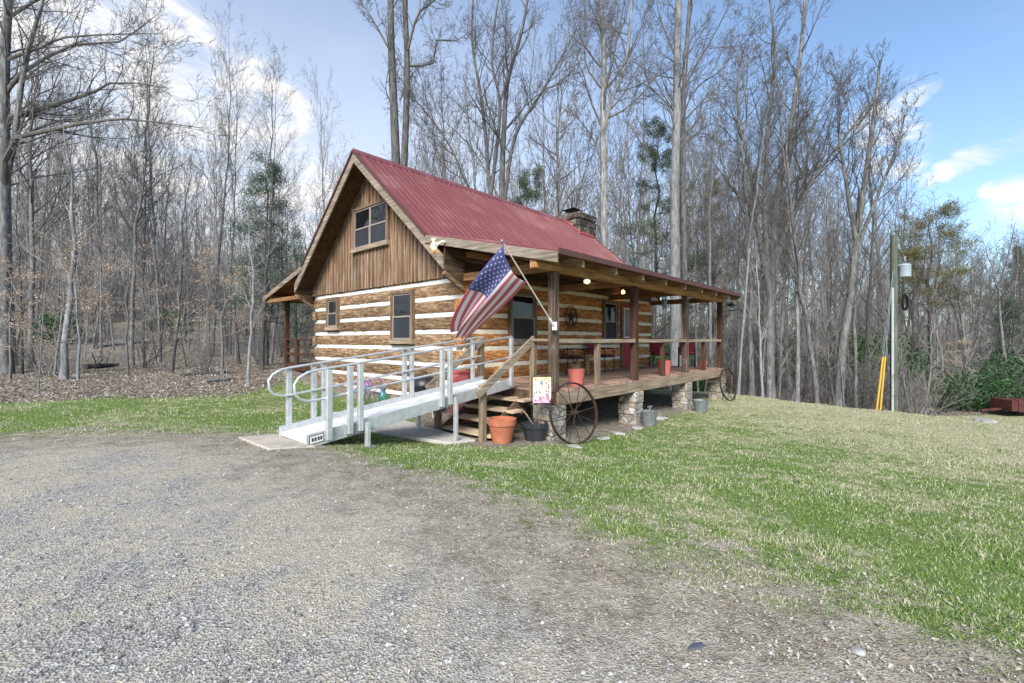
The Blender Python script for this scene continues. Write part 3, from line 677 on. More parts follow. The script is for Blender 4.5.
mb.poly([(cx-.32,cy-.32,7.12),(cx+.32,cy-.32,7.12),(cx+.32,cy+.32,7.12),(cx-.32,cy+.32,7.12),(cx,cy,7.24)], [(3,2,1,0),(0,1,4),(1,2,4),(2,3,4),(3,0,4)])
mb.build('chimney_cap', M['black'], ch)
mb = MB()
rz = lambda v: ZR-.867*abs(v-VM)+.03
mb.beam((x0-.06, VM, rz(VM)+.03), (x0-.06, y0-.06, rz(y0-.06)+.03), .16, .03, up=(0, .65, .75))
mb.beam((x0-.1, y0-.08, rz(y0-.08)+.03), (9.68, y0-.08, rz(y0-.08)+.03), .16, .03, up=(0, -.65, .75))
mb.build('flashing', M['flash'], ch)
# lamps fixed to the cabin
EM, tt = newmat('warm_bulb'); tt.out((1,.8,.5), .4, emis=(1,.5,.16), estr=5)
def bulb(name, loc, r, label, mat_body='white'):
    e = empty(name, loc, A48, label, 'lamp')
    b = MB(); b.lathe([(.05,.06),(.055,.04),(.03,.0),(.02,-.02)], 12); b.build('socket', M[mat_body], e, smooth=True)
    b = MB(); b.lathe([(.012,-.02),(r*.8,-.045),(r,-.02-r*1.3),(r*.7,-.02-r*2.1),(.004,-.02-r*2.5)], 14); b.build('bulb', EM, e, smooth=True)
    return e
bulb('flood_lamp', W(-.66, 2.62, 3.76), .06, 'small bulb glowing warm on the near rake board above the cabin corner')
e = empty('flood_light', W(-.70, 2.28, 3.70), A48, 'white unlit spotlight fixed at the near end of the porch eave board', 'lamp')
b = MB(); b.tube([(.04,0,.0),(-.03,0,-.0)], .03, 12); b.build('base', M['white'], e)
b = MB(); b.tube([(-.03,0,0),(-.09,.0,-.04),(-.18,.0,-.10)], [.015,.025,.045], 14); b.build('lamp_head', M['white'], e, smooth=True)
bulb('porch_lamp', W(6.62, 2.27, 3.36), .06, 'warm glowing porch lamp on the log wall beside the red door', 'black')
# ------------------------------------------------------------------ access ramp
ramp = empty('access_ramp', W(0, 0, 0), A48, 'long aluminium wheelchair ramp with double handrails leading up to the porch', 'ramp')
def rz_(t): return .974-.121*t
NV, FV = .9, 1.76
def rp(t, v, dz=0): return (-t, v, rz_(t)+dz)
mb = MB(); mb.prism([rp(.12, NV+.04), rp(1.77, NV+.04), rp(1.77, NV+.04, -.05), rp(.12, NV+.04, -.05)], (0, FV-NV-.08, 0))
mb.prism([rp(1.775, NV+.04), rp(3.35, NV+.04), rp(3.35, NV+.04, -.05), rp(1.775, NV+.04, -.05)], (0, FV-NV-.08, 0))
mb.prism([rp(3.355, NV+.04), rp(3.98, NV+.04), rp(3.98, NV+.04, -.05), rp(3.355, NV+.04, -.05)], (0, FV-NV-.08, 0))
dk = mb.build('ramp_deck', M['alu_deck'], ramp)
mb = MB(); t_ = .16
while t_ < 3.95:
    mb.beam(rp(t_, NV+.05, .002), rp(t_, FV-.05, .002), .018, .006); t_ += .06
mb.build('tread_rib', M['alu_deck'], dk)
for v, s in ((NV, 1), (FV-.035, 1)):
    mb = MB()
    for a, b in ((.12, 1.765), (1.78, 3.345), (3.36, 4.0)):
        mb.prism([rp(a, v, .075), rp(b, v, .075), rp(b, v, -.10), rp(a, v, -.10)], (0, .035, 0))
    mb.build('side_curb', M['alu'], ramp, bevel=.004)
def railloop(v):
    H1, H2 = .86, .48; pts = [rp(.16, v, H1), rp(1.77, v, H1), rp(3.35, v, H1), rp(3.85, v, H1)]
    c = rp(4.02, v, H1-.03); pts += [rp(3.98, v, H1-.01), rp(4.09, v, H1-.06), rp(4.14, v, H1-.13), rp(4.13, v, H2+.13), rp(4.08, v, H2+.06), rp(3.98, v, H2+.015), rp(3.85, v, H2), rp(3.35, v, H2), rp(1.77, v, H2), rp(.16, v, H2)]
    return MB().tube(pts, .017, 10)
for v, ts in ((NV+.02, (.22, 1.70, 1.86, 3.28, 3.43, 3.72)), (FV-.02, (.36, 1.80, 1.95, 3.36, 3.51, 3.86))):
    railloop(v).build('handrail', M['alu'], ramp, smooth=True)
    vo = v-.04 if v < 1.2 else v+.04
    for t_ in ts:
        mb = MB(); p = rp(t_, vo); mb.box(p[0]-.034, p[0]+.034, vo-.03, vo+.03, p[2]-.06, p[2]+.845); 
        po = mb.build('rail_post', M['alu'], ramp, bevel=.004)
        mb = MB(); b0 = vo+.012 if v < 1.2 else vo-.012
        for h in (.86, .48):
            mb.box(p[0]-.02, p[0]+.02, min(vo, v)-.0, max(vo, v)+.012, p[2]+h-.035, p[2]+h-.008)
        mb.build('rail_clamp', M['alu_dark'], po)
    for tl in (1.62, 3.2):
        x, y, _ = W(-tl, vo); g = gz(x, y)
        sd_ = -.048 if v < 1.2 else .048
        mb = MB(); mb.box(-tl-.03, -tl+.03, vo+sd_-.03+(.0), vo+sd_+.03, g-.02, rz_(tl)+.04); mb.box(-tl-.018, -tl-.006, vo+sd_*1.0-.034, vo+sd_*1.0+.034, g+.1, rz_(tl)-.02)
        lg = mb.build('leg', M['alu'], ramp, bevel=.004)
        mb = MB(); mb.box(-tl-.09, -tl+.09, vo+sd_-.07, vo+sd_+.07, g-.03, g+.012); mb.build('foot', M['alu_dark'], lg)
    for tj in (1.77, 3.35):
        mb = MB(); y0 = NV-.008 if v < 1.2 else FV+.001
        mb.prism([rp(tj-.12, y0, .05), rp(tj+.12, y0, .05), rp(tj+.12, y0, -.085), rp(tj-.12, y0, -.085)], (0, .007, 0)); mb.build('joint_plate', M['alu_dark'], ramp)
# small maker's plate at the lower end
p = MB(); p.prism([rp(3.78, NV-.004, .05), rp(3.97, NV-.004, .05), rp(3.97, NV-.004, -.06), rp(3.78, NV-.004, -.06)], (0, .003, 0)); pl = p.build('label_plate', flat('dark_label', (.05,.05,.055)), ramp)
p = MB(); p.prism([rp(3.79, NV-.007, .04), rp(3.96, NV-.007, .04), rp(3.96, NV-.007, -.05), rp(3.79, NV-.007, -.05)], (0, .002, 0)); p.build('label_face', M['white'], pl)
p = MB()
for k, (a, b, h) in enumerate(((3.805,3.83,.03),(3.84,3.865,.03),(3.88,3.905,.03),(3.915,3.94,.03))):
    p.prism([rp(a, NV-.010, .02), rp(b, NV-.010, .02), rp(b, NV-.010, -.025), rp(a, NV-.010, -.025)], (0, .002, 0))
p.build('label_print', flat('label_ink', (.04,.04,.05)), pl)
# slabs on the ground
def slab(name, pts, h, mat, label, cat, kind=None, parent=None, bevel=.01):
    mb = MB(); P = [(x, y, gz(x, y)-.03) for x, y in pts]; zt = [(x, y, gz(x, y)+h) for x, y in pts]; n = len(P)
    mb.poly(P+zt, [tuple(range(n))[::-1], tuple(range(n, 2*n))]+[(i, (i+1) % n, (i+1) % n+n, i+n) for i in range(n)])
    o = mb.build(name, mat, bevel=bevel); return tag(o, label, cat, kind=kind)
pts = [W(-3.93, NV-.12)[:2], W(-4.45, NV-.02)[:2], W(-4.42, FV+.25)[:2], W(-3.9, FV+.3)[:2]]
slab('threshold_slab', pts, .022, M['plank_pale'], 'pale flat boards laid on the ground at the foot of the ramp', 'boards')
slab('walkway', [W(-1.3,.7)[:2], W(-1.75,.8)[:2], W(-2.4,1.9)[:2], W(-2.3,3.4)[:2], W(-1.35,3.5)[:2], W(-1.28,2.0)[:2]], .03, M['concrete'], None, None, 'structure')

# ------------------------------------------------------------------ flag
ft = img(504, 244.5, 7.0); fb_ = img(554, 326, 7.86)
flag = empty('flag', fb_, 0, 'American flag flying from an angled pole on the porch corner post', 'flag')
def rel(p, o=fb_): return tuple(a-b for a, b in zip(p, o))
mb = MB(); mb.tube([rel(fb_), rel(add(ft, sub(ft, fb_), .02))], .012, 10); fp = mb.build('flagpole', flat('cream_pole', (.55,.5,.42), .4), flag, smooth=True)
mb = MB(); q = rel(add(ft, sub(ft, fb_), .035)); mb.lathe([(.004,-.035),(.022,-.02),(.028,0),(.02,.022),(.004,.03)], 12, q); mb.build('finial', M['galv'], fp, smooth=True)
mb = MB(); mb.tube([(.0,.0,-.0), tuple(.1*c for c in rel(ft))], .022, 10); mb.box(-.03, .05, .0, .05, -.07, .07); mb.build('bracket', M['white'], flag)
A = np.array(ft); B = np.array(img(526, 283, 7.36)); Dn = np.array(img(452, 332, 7.45)); E = np.array(img(464, 341, 7.95))
topm = np.array(img(464, 297, 7.12)); botm = np.array(img(500, 309, 7.62)); hoistm = np.array(img(510, 268, 7.12))
Off = np.array(fb_)
def fpnt(s, t, lift=0):
    def quad(a, m, b, x): c = 2*m-.5*(a+b); return (1-x)**2*a+2*x*(1-x)*c+x*x*b
    top = quad(A, topm, Dn, s); bot = quad(B, botm, E, s); st = top*(1-t)+bot*t
    hc = (hoistm-.5*(A+B))*4*t*(1-t)*(1-s)**2
    n_ = np.array([-.45, -.8, -.35])
    amp = .02+.085*s
    rip = amp*sin(t*pi*3.4+s*2.6+.4)+.03*s*sin(s*9+t*3)
    return st+hc+n_*rip
def fnorm(s, t):
    e = .01; a = fpnt(s+e, t)-fpnt(s-e, t); b = fpnt(s, t+e)-fpnt(s, t-e); n_ = np.cross(a, b); return n_/np.linalg.norm(n_)
NS, NTT = 60, 52
V = np.array([fpnt(i/NS, j/NTT)-Off for i in range(NS+1) for j in range(NTT+1)])
ii, jj = np.meshgrid(np.arange(NS), np.arange(NTT), indexing='ij'); b0 = (ii*(NTT+1)+jj).ravel()
F = np.stack([b0, b0+NTT+1, b0+NTT+2, b0+1], 1)
fm, t = newmat('flag_cloth'); uv = t.n('ShaderNodeUVMap'); uv.uv_map = 'UVMap'; sp = t.n('ShaderNodeSeparateXYZ', {0: (uv, 0)})
stripe = t.math('LESS_THAN', t.math('MODULO', t.math('MULTIPLY', (sp, 1), 13.0), 2.0), 1.0)
canton = t.math('MULTIPLY', t.math('LESS_THAN', (sp, 0), .4), t.math('LESS_THAN', (sp, 1), 7/13))
colf = t.mix(canton, t.mix(stripe, (.88,.84,.86), (.72,.2,.25)), (.13,.14,.36))
pb = t.n('ShaderNodeBsdfPrincipled', {'Base Color': colf, 'Roughness': .8, 'Specular IOR Level': .2}); tr = t.n('ShaderNodeBsdfTranslucent', {'Color': colf})
mx = t.n('ShaderNodeMixShader', {0: .4, 1: (pb, 0), 2: (tr, 0)}); t.n('ShaderNodeOutputMaterial', {'Surface': (mx, 0)})
me = mesh_np('banner', V, F, fm, True); ul = me.uv_layers.new(name='UVMap')
vi = np.empty(len(me.loops), np.int32); me.loops.foreach_get('vertex_index', vi)
uvs = np.stack([(vi//(NTT+1))/NS, (vi % (NTT+1))/NTT], 1).astype(np.float32); ul.data.foreach_set('uv', uvs.ravel())
ban = link('banner', me, flag); so_ = ban.modifiers.new('thick', 'SOLIDIFY'); so_.thickness = .002; so_.offset = 0
stV, stF = [], []
for r in range(9):
    for c in range(11):
        if (r+c) % 2: continue
        sc_, tc_ = .4*(c+1)/12, (7/13)*(r+1)/10
        base = fpnt(sc_, tc_); n_ = fnorm(sc_, tc_)
        for sg_ in (-1, 1):
            b = len(stV); stV.append(base+n_*.004*sg_-Off)
            for k in range(10):
                rr = .0165 if k % 2 == 0 else .0065
                ds, dt = rr*sin(pi*k/5)/1.55, -rr*cos(pi*k/5)/.82
                stV.append(fpnt(sc_+ds, tc_+dt)+n_*.004*sg_-Off)
            stF += [(b, b+1+k, b+1+(k+1) % 10) for k in range(10)]
me = mesh_np('star', np.array(stV), np.array(stF), flat('star_white', (.78,.76,.78), .8, var=.02)); tag(link('star_field', me, ban))

# ------------------------------------------------------------------ wheels
def wheel(loc, rot, r, label, group, n=12):
    e = empty('wagon_wheel', loc, 0, label, 'wheel', group, rot=rot)
    mb = MB(); ring = [(r*cos(2*pi*k/48), 0, r*sin(2*pi*k/48)) for k in range(48)]
    b = len(mb.v); m = 48
    for k in range(48):
        q = 2*pi*k/48
        for rr, y in ((r-.022, -.022), (r, -.026), (r, .026), (r-.022, .022)): mb.v.append((rr*cos(q), y, rr*sin(q)))
    for k in range(48):
        l = (k+1) % 48
        for j in range(4): mb.f.append((k*4+j, k*4+(j+1) % 4, l*4+(j+1) % 4, l*4+j))
    mb.build('rim', M['rust'], e)
    mb = MB(); mb.lathe([(.02,-.09),(.035,-.085),(.045,-.03),(.055,-.02),(.055,.02),(.045,.03),(.035,.085),(.02,.09)], 16, (0,0,0), 'y'); mb.build('hub', M['rust'], e, smooth=True)
    for k in range(n):
        q = 2*pi*k/n+.12; sgn = 1 if k % 2 else -1
        mb = MB(); mb.tube([(.04*cos(q), .04*sgn, .04*sin(q)), ((r-.015)*cos(q), .006*sgn, (r-.015)*sin(q))], .007, 6); mb.build('spoke', M['rust'], e)
    return e
wx, wy, _ = W(-.08, -.42); wheel((wx, wy, gz(wx, wy)+.505), (radians(-11), 0, A48+radians(-14)), .52, 'large rusty spoked wheel leaning on the porch beside the corner stone pier', 'rusty wagon wheels leaning on the porch')
wx, wy, _ = W(8.78, -.24); wheel((wx, wy, gz(wx, wy)+.50), (radians(-9), 0, A48+radians(-9)), .51, 'rusty spoked wheel leaning at the far end of the porch', 'rusty wagon wheels leaning on the porch')

# ------------------------------------------------------------------ pots, buckets
def pot(name, loc, r1, r0, h, mat, label, cat='pot', rim=True, group=None, soil=True, plant=None):
    e = empty(name, loc, random.uniform(0, 6), label, cat, group)
    pr = [(r0*.9, 0), (r0, .008)]
    if rim: pr += [(r1*.93, h*.74), (r1, h*.75), (r1*1.02, h*.99), (r1*.99, h), (r1*.9, h), (r1*.88, h*.86)]
    else: pr += [(r1*.97, h*.97), (r1, h), (r1*.94, h), (r1*.92, h*.88)]
    MB().lathe(pr, 28).build('body', mat, e, smooth=True)
    if soil: MB().lathe([(r1*.88, h*.80), (r1*.5, h*.86), (.01, h*.87)], 20).build('soil', M['soil'], e, smooth=True)
    return e
x, y = (502-512)/FPX*7.5, 7.5
pot('terracotta_pot', (x, y, gz(x, y)), .235, .155, .40, M['terra'], 'large empty terracotta pot at the foot of the porch steps')
x, y = (535-512)/FPX*7.85, 7.85
e = pot('black_tub', (x, y, gz(x, y)), .225, .17, .30, M['blackpot'], 'black plastic tub on the ground below the garden flag', 'tub')
mb = MB(); mb.tube([(-.1,0,.24),(-.2,-.1,.42),(-.3,-.16,.5)], .014, 6); mb.tube([(.05,.05,.24),(.02,.1,.55)], .01, 6); mb.build('dead_stem', M['railpost'], e)
q = W(.97, .24, ZD); e = pot('flower_planter', q, .175, .125, .33, M['redpot'], 'faded red planter with a drain hole on the porch edge near the corner post', 'planter', False, 'red planters on the porch')
def stems(parent, n, h, r, mat='railpost', seed=1):
    rg = random.Random(seed); mb = MB()
    for i in range(n):
        a = rg.uniform(0, 6.3); rr = rg.uniform(0, r); z0 = .2; k = rg.uniform(.5, 1)
        mb.tube([(rr*cos(a), rr*sin(a), z0), (rr*1.4*cos(a), rr*1.4*sin(a), z0+h*k*.6), (rr*2*cos(a+.2), rr*2*sin(a+.2), z0+h*k)], .004, 5)
    return mb.build('dry_stem', M[mat], parent)
stems(e, 14, .32, .08)
q = W(5.2, .30, ZD); e = pot('flower_planter', q, .19, .14, .36, M['redpot'], 'faded red planter behind the middle railing post of the porch', 'planter', False, 'red planters on the porch'); stems(e, 9, .3, .08, seed=4)
q = W(7.86, .24, ZD); e = pot('flower_planter', q, .145, .11, .27, M['redpot'], 'small red planter near the far corner post of the porch', 'planter', False, 'red planters on the porch'); stems(e, 16, .25, .08, seed=6)
for px, Y, r, h, lab in ((649, 10.05, .185, .32, 'grey metal bucket holding a tool handle beside a stone porch pier'), (700.5, 11.9, .2, .31, 'empty grey metal bucket on the grass near the far stone pier')):
    x = (px-512)/FPX*Y; e = pot('metal_bucket', (x, Y, gz(x, Y)), r, r*.74, h, M['galv'], lab, 'bucket', False, 'grey metal buckets by the porch')
    mb = MB(); mb.tube([(r*cos(a)*1.0, .0+.02*sin(a*2), h*.96-.05*sin(a)) for a in [pi*k/10 for k in range(11)]], .005, 5); mb.build('handle', M['galv'], e)
    if Y < 11: mb = MB(); mb.tube([(.03,.02,.15),(.02,-.03,.42)], .022, 8); mb.tube([(-.05,.03,.42),(.09,-.08,.41)], .018, 8); mb.build('tool_handle', M['galv'], e)
# garden flag on its stand
x, Y = (542-512)/FPX*7.55, 7.55; z0 = gz(x, Y)
gf = empty('garden_flag', (x, Y, z0), radians(6), 'small floral garden flag on a thin metal stand beside the porch steps', 'flag')
zt = zat(377, Y)-z0; wv = .30
mb = MB(); mb.tube([(-wv/2-.02, 0, -.05), (-wv/2-.02, 0, zt), (-wv/2+.01, 0, zt+.012), (wv/2+.02, 0, zt+.012)], .006, 6); mb.build('stand', M['black'], gf)
H = .43; mb = MB(); n = 16
P = []; 
for i in range(n+1):
    for j in range(n+1): P.append((-wv/2+wv*i/n, .012*sin(i*.7)+.005*sin(j*.5), zt-H*j/n))
mb.poly(P, [(i*(n+1)+j, (i+1)*(n+1)+j, (i+1)*(n+1)+j+1, i*(n+1)+j+1) for i in range(n) for j in range(n)])
gm, t = newmat('garden_flag_cloth'); co = t.coord('Object', (1,1,1)); sx = t.n('ShaderNodeSeparateXYZ', {0: co})
yb = t.ramp(t.math('MULTIPLY_ADD', (sx, 2), 2.2, -2.2*(zt-H)), [(0,(.68,.42,.6)),(.35,(.78,.74,.68)),(.7,(.78,.72,.5)),(1,(.78,.56,.3))]); t.out(yb, .85)
fl = mb.build('banner', gm, gf)
rg = random.Random(3)
for nm, colr_, cnt, zone in (('red_flower', (.6,.05,.08), 26, 'edge'), ('pink_flower', (.65,.22,.4), 22, 'bottom'), ('blue_bird', (.12,.22,.42), 9, 'mid'), ('green_leaf', (.12,.25,.1), 22, 'any')):
    mb = MB()
    for k in range(cnt):
        if zone == 'edge': i = rg.choice([rg.uniform(.04,.25), rg.uniform(.75,.96)]); j = rg.uniform(.04, .95)
        elif zone == 'bottom': i = rg.uniform(.05, .95); j = rg.uniform(.72, .97)
        elif zone == 'mid': i = rg.uniform(.35, .6); j = rg.choice([.18, .22, .28, .5, .55, .58])+rg.uniform(-.03, .03)
        else: i = rg.uniform(.08, .92); j = rg.uniform(.05, .95)
        cx, cz = -wv/2+wv*i, zt-H*j; cy = .012*sin(i*n*.7)+.005*sin(j*n*.5); s = rg.uniform(.009, .02)
        for sd_ in (-.003, .003):
            pts = [(cx+s*cos(2*pi*q/7+.3)*(1 if q % 2 else .6), cy+sd_, cz+s*sin(2*pi*q/7+.3)) for q in range(7)]
            mb.poly(pts, [tuple(range(7))])
    mb.build(nm, flat(nm, colr_, .85), fl)

# ------------------------------------------------------------------ porch furniture
def chair(u, v, rot, label, cush='cushion', frame='black', h=.95, group='chairs on the porch'):
    e = empty('porch_chair', W(u, v, ZD+.004), A48+rot, label, 'chair', group); s = .25
    mb = MB(); mb.box(-s, s, -s, s, .41, .445); mb.build('seat', M[frame], e, bevel=.01)
    if cush: mb = MB(); mb.box(-s+.02, s-.02, -s+.02, s-.04, .446, .50); mb.build('cushion', M[cush], e, bevel=.02)
    for a in (-1, 1):
        mb = MB(); mb.tube([(a*s, -s, 0), (a*s, -s, .44), (a*s, -s-.0, .60), (a*s, -s+.05, .655), (a*s, 0, .67), (a*s, s, .66)], .014, 8); mb.build('armrest', M[frame], e, smooth=True)
        mb = MB(); mb.tube([(a*s*.96, s+.05, 0), (a*s*.96, s, .43), (a*s*.96, s+.03, .7), (a*s*.9, s+.10, h)], .014, 8); mb.build('leg', M[frame], e, smooth=True)
        mb = MB(); mb.tube([(a*s, -s, 0), (a*s, -s, .42)], .015, 8); mb.build('leg', M[frame], e, smooth=True)
    mb = MB(); mb.prism([(-s+.02, s+.0, .5), (s-.02, s+.0, .5), (s-.04, s+.085, h), (-s+.04, s+.085, h)], (0, .03, 0)); mb.build('backrest', M[cush or frame], e, bevel=.012)
    return e
chair(3.25, 1.95, radians(0), 'dark brown wooden armchair by the log wall at the near end of the porch', 'brown_wood', 'black', .62)
chair(4.78, 1.95, 0, 'black metal armchair with a dark red back left of the porch window')
chair(7.6, 1.5, radians(-50), 'black metal armchair with a dark red back just past the red door')
chair(8.45, .95, radians(-70), 'black metal armchair with a dark red back nearest the far end of the porch')
e = empty('side_table', W(4.02, 1.95, ZD+.004), A48, 'small honey coloured wooden table between two porch chairs', 'table')
mb = MB(); mb.box(-.26, .26, -.22, .22, .45, .50); mb.build('table_top', M['tan_wood'], e, bevel=.006)
for a in (-1, 1):
    for b in (-1, 1): mb = MB(); mb.box(a*.21-.025, a*.21+.025, b*.17-.025, b*.17+.025, 0, .449); mb.build('leg', M['tan_wood'], e)
# wall ornament
e = empty('wall_ornament', W(3.95, VW-.04, 2.39), A48, 'round black iron star ornament on the log wall between the porch windows', 'ornament')
mb = MB()
for r in (.30, .25): mb.tube([(r*cos(2*pi*k/28), 0, r*sin(2*pi*k/28)) for k in range(28)], .010, 6, closed=True)
mb.build('ring', M['black'], e)
mb = MB(); st_ = [((.235 if k % 2 == 0 else .09)*sin(pi*k/5), 0, (.235 if k % 2 == 0 else .09)*cos(pi*k/5)) for k in range(10)]; mb.poly(st_+[(0,-.03,0),(0,.01,0)], [(k, (k+1) % 10, 10) for k in range(10)]+[((k+1) % 10, k, 11) for k in range(10)]); mb.build('star', M['black'], e)
# ceiling fan
e = empty('ceiling_fan', W(2.85, 1.2, porch_z(1.2)-.09), A48, 'ceiling fan with a pale lamp under the porch roof', 'fan')
MB().lathe([(.05,.06),(.06,.03),(.015,.0),(.015,-.16)], 14).build('downrod', M['black'], e, smooth=True)
MB().lathe([(.04,-.16),(.11,-.18),(.12,-.25),(.05,-.28)], 18).build('motor', M['black'], e, smooth=True)
for k in range(5):
    a = 2*pi*k/5+.4; mb = MB(); d = (cos(a), sin(a)); n_ = (-sin(a), cos(a))
    P = [(d[0]*.12+n_[0]*.02*s, d[1]*.12+n_[1]*.02*s, -.22) for s in (-1,1)]+[(d[0]*.2+n_[0]*.06*s, d[1]*.2+n_[1]*.06*s, -.22+.01*s) for s in (1,-1)]
    mb.prism([(d[0]*.11+n_[0]*.02, d[1]*.11+n_[1]*.02, -.222), (d[0]*.62+n_[0]*.065, d[1]*.62+n_[1]*.065, -.21), (d[0]*.62-n_[0]*.065, d[1]*.62-n_[1]*.065, -.234), (d[0]*.11-n_[0]*.02, d[1]*.11-n_[1]*.02, -.222)], (0,0,.008)); mb.build('blade', M['brown_wood'], e)
fmE, tt = newmat('fan_lamp_glass'); tt.out((.8,.8,.75), .3, emis=(1,.9,.7), estr=.5)
MB().lathe([(.05,-.28),(.085,-.31),(.08,-.36),(.03,-.39),(.004,-.395)], 16).build('lamp_shade', fmE, e, smooth=True)
# hanging lantern and bird feeder
e = empty('hanging_lantern', W(5.2, .3, 2.96), A48, 'ornate wire lantern hanging under the porch beam between the posts', 'lantern')
mb = MB(); mb.tube([(0,0,.0),(0,0,-.06)], .004, 5)
for k in range(8):
    a = pi/4*k; mb.tube([(0,0,-.06),(.06*cos(a),.06*sin(a),-.12),(.11*cos(a),.11*sin(a),-.22),(.10*cos(a),.10*sin(a),-.32),(.03*cos(a),.03*sin(a),-.38)], .006, 5)
mb.build('frame', M['black'], e)
MB().lathe([(.02,-.12),(.065,-.16),(.075,-.28),(.03,-.34)], 14).build('glass', M['glass_pale'], e, smooth=True)
mb = MB()
for k in range(5): a = 2*pi*k/5; mb.tube([(.05*cos(a),.05*sin(a),-.38),(.05*cos(a),.05*sin(a),-.5-.03*k)], .008, 6)
mb.build('chime', M['alu'], e)
e = empty('bird_feeder', W(9.02, -.28, 3.02), A48, 'dark bird feeder hanging from the far corner of the porch roof', 'feeder')
mb = MB(); mb.tube([(0,0,.0),(0,0,-.10)], .004, 5); mb.build('hook', M['black'], e)
mb = MB(); mb.poly([(-.15,-.13,-.18),(.15,-.13,-.18),(.15,.13,-.18),(-.15,.13,-.18),(-.10,0,-.08),(.10,0,-.08)], [(3,2,1,0),(0,1,5,4),(2,3,4,5),(1,2,5),(3,0,4)]); mb.build('roof', M['black'], e)
mb = MB(); mb.box(-.075, .075, -.05, .05, -.31, -.18); mb.build('hopper', M['glass_pale'], e)
mb = MB(); mb.box(-.14, .14, -.11, .11, -.335, -.311); mb.build('tray', M['black'], e, bevel=.004)
e = empty('plant_hook', W(8.87, .03, 2.2), A48, 'empty black iron hook arm sticking out from the far porch post', 'hook')
mb = MB(); mb.tube([(0,0,0),(.12,-.1,.08),(.3,-.2,.15),(.38,-.24,.2),(.40,-.25,.16)], .011, 6); mb.build('arm', M['black'], e)
# grill and red barrel behind the ramp
gx_, gy_, _ = W(-.72, 2.85); e = empty('kettle_grill', (gx_, gy_, gz(gx_, gy_)), A48, 'black kettle grill against the gable wall behind the ramp', 'grill')
zk = .62
MB().lathe([(.02,zk-.2),(.16,zk-.17),(.25,zk-.07),(.28,zk+.02),(.285,zk+.03)], 26).build('bowl', M['blackenam'], e, smooth=True)
lid = MB().lathe([(.287,zk+.035),(.27,zk+.12),(.18,zk+.2),(.07,zk+.235),(.005,zk+.24)], 26).build('lid', M['blackenam'], e, smooth=True)
mb = MB(); mb.tube([(-.06,0,zk+.23),(-.05,0,zk+.28),(.05,0,zk+.28),(.06,0,zk+.23)], .012, 6); mb.build('handle', M['black'], lid)
for k in range(3): a = 2*pi*k/3+.5; mb = MB(); mb.tube([(.13*cos(a),.13*sin(a),zk-.12),(.3*cos(a),.3*sin(a),-.0)], .013, 6); mb.build('leg', M['alu'], e)
bx, by, _ = W(-.36, 2.15); zb = gz(bx, by); e = empty('red_barrel', (bx, by, zb), 0, 'faded red ribbed plastic barrel between the steps and the cabin corner', 'barrel')
hh = 1.08-zb
pr = [(.17,0)]; k = 0
while k < 12: z = hh*(k+.5)/12; pr.append((.20+(.012 if k % 3 == 1 else 0), z)); k += 1
MB().lathe(pr+[(.19,hh-.01),(.17,hh)], 24).build('body', M['redplastic'], e, smooth=True)
MB().lathe([(.205,hh),(.21,hh+.03),(.19,hh+.045),(.01,hh+.05)], 24).build('lid', M['redplastic'], e, smooth=True)

# ------------------------------------------------------------------ utility pole, guy wire
pY = 18.0; px_, _, pz = at(894, pY); pb_ = empty('utility_pole', (px_, pY, pz), 0, 'weathered wooden utility pole with grey transformer and white conduit at the wood edge', 'pole')
hp = zat(235, pY)-pz
M['poleg'] = wood('grey_green_pole', (.05,.06,.045), (.10,.12,.09), (.17,.18,.15), 'z')
MB().tube([(0,0,-.3),(0,0,hp)], [.135,.11], 14).build('pole', M['poleg'], pb_, smooth=True)
tr = MB().lathe([(.10,-.02),(.2,0),(.2,.42),(.21,.44),(.17,.5),(.02,.53)], 20, (.38,-.05,zat(277,pY)-zat(0,pY)+zat(0,pY)-pz)).build('transformer', flat('transformer_grey', (.30,.36,.40), .5), pb_, smooth=True)
mb = MB(); zt_ = zat(262, pY)-pz; mb.tube([(.38,-.05,zt_+.05),(.38,-.05,zt_+.22)], .03, 8); mb.tube([(.12,0,zt_-.15),(.25,-.02,zt_-.15)], .03, 6); mb.tube([(.02,-.1,zt_+.9),(.2,-.1,zt_+.5),(.36,-.05,zt_+.2)], .008, 5); mb.build('bushing', M['alu_dark'], tr)
mb = MB(); mb.tube([(-.16,-.12,0),(-.16,-.12,zat(288,pY)-pz)], .045, 10); mb.build('conduit', flat('grey_conduit', (.38,.40,.41), .6), pb_, smooth=True)
mb = MB(); zc = zat(303, pY)-pz
for k in range(4): mb.tube([(.27+.015*k,-.16+.05*cos(q)+.01*k,zc+.30*sin(q)) if 0 else (.28+.10*cos(q)+.01*k,-.14-.015*k,zc+.29*sin(q)) for q in [2*pi*j/22 for j in range(22)]], .02, 5, closed=True)
mb.build('wire_coil', M['black'], pb_)
gY = 17.0; x0, _, z0 = at(876, gY)
e = empty('guy_wire', (x0, gY, z0), 0, 'steel guy wires in bright yellow plastic sleeves running up to the utility pole', 'guy wire')
topp = (px_-x0, pY-gY, zat(262, pY)-z0)
for k, dx in ((0, 0), (1, .14)):
    d = nrm(sub(topp, (dx, 0, 0))); mb = MB(); mb.tube([(dx,0,-.1), topp], .010, 5); w_ = mb.build('wire', M['alu_dark'], e)
    mb = MB(); mb.tube([add((dx,0,0), d, .1), add((dx,0,0), d, 2.3)], .033, 8); mb.build('sleeve', flat('yellow_sleeve', (.5,.3,.03), .6), w_)
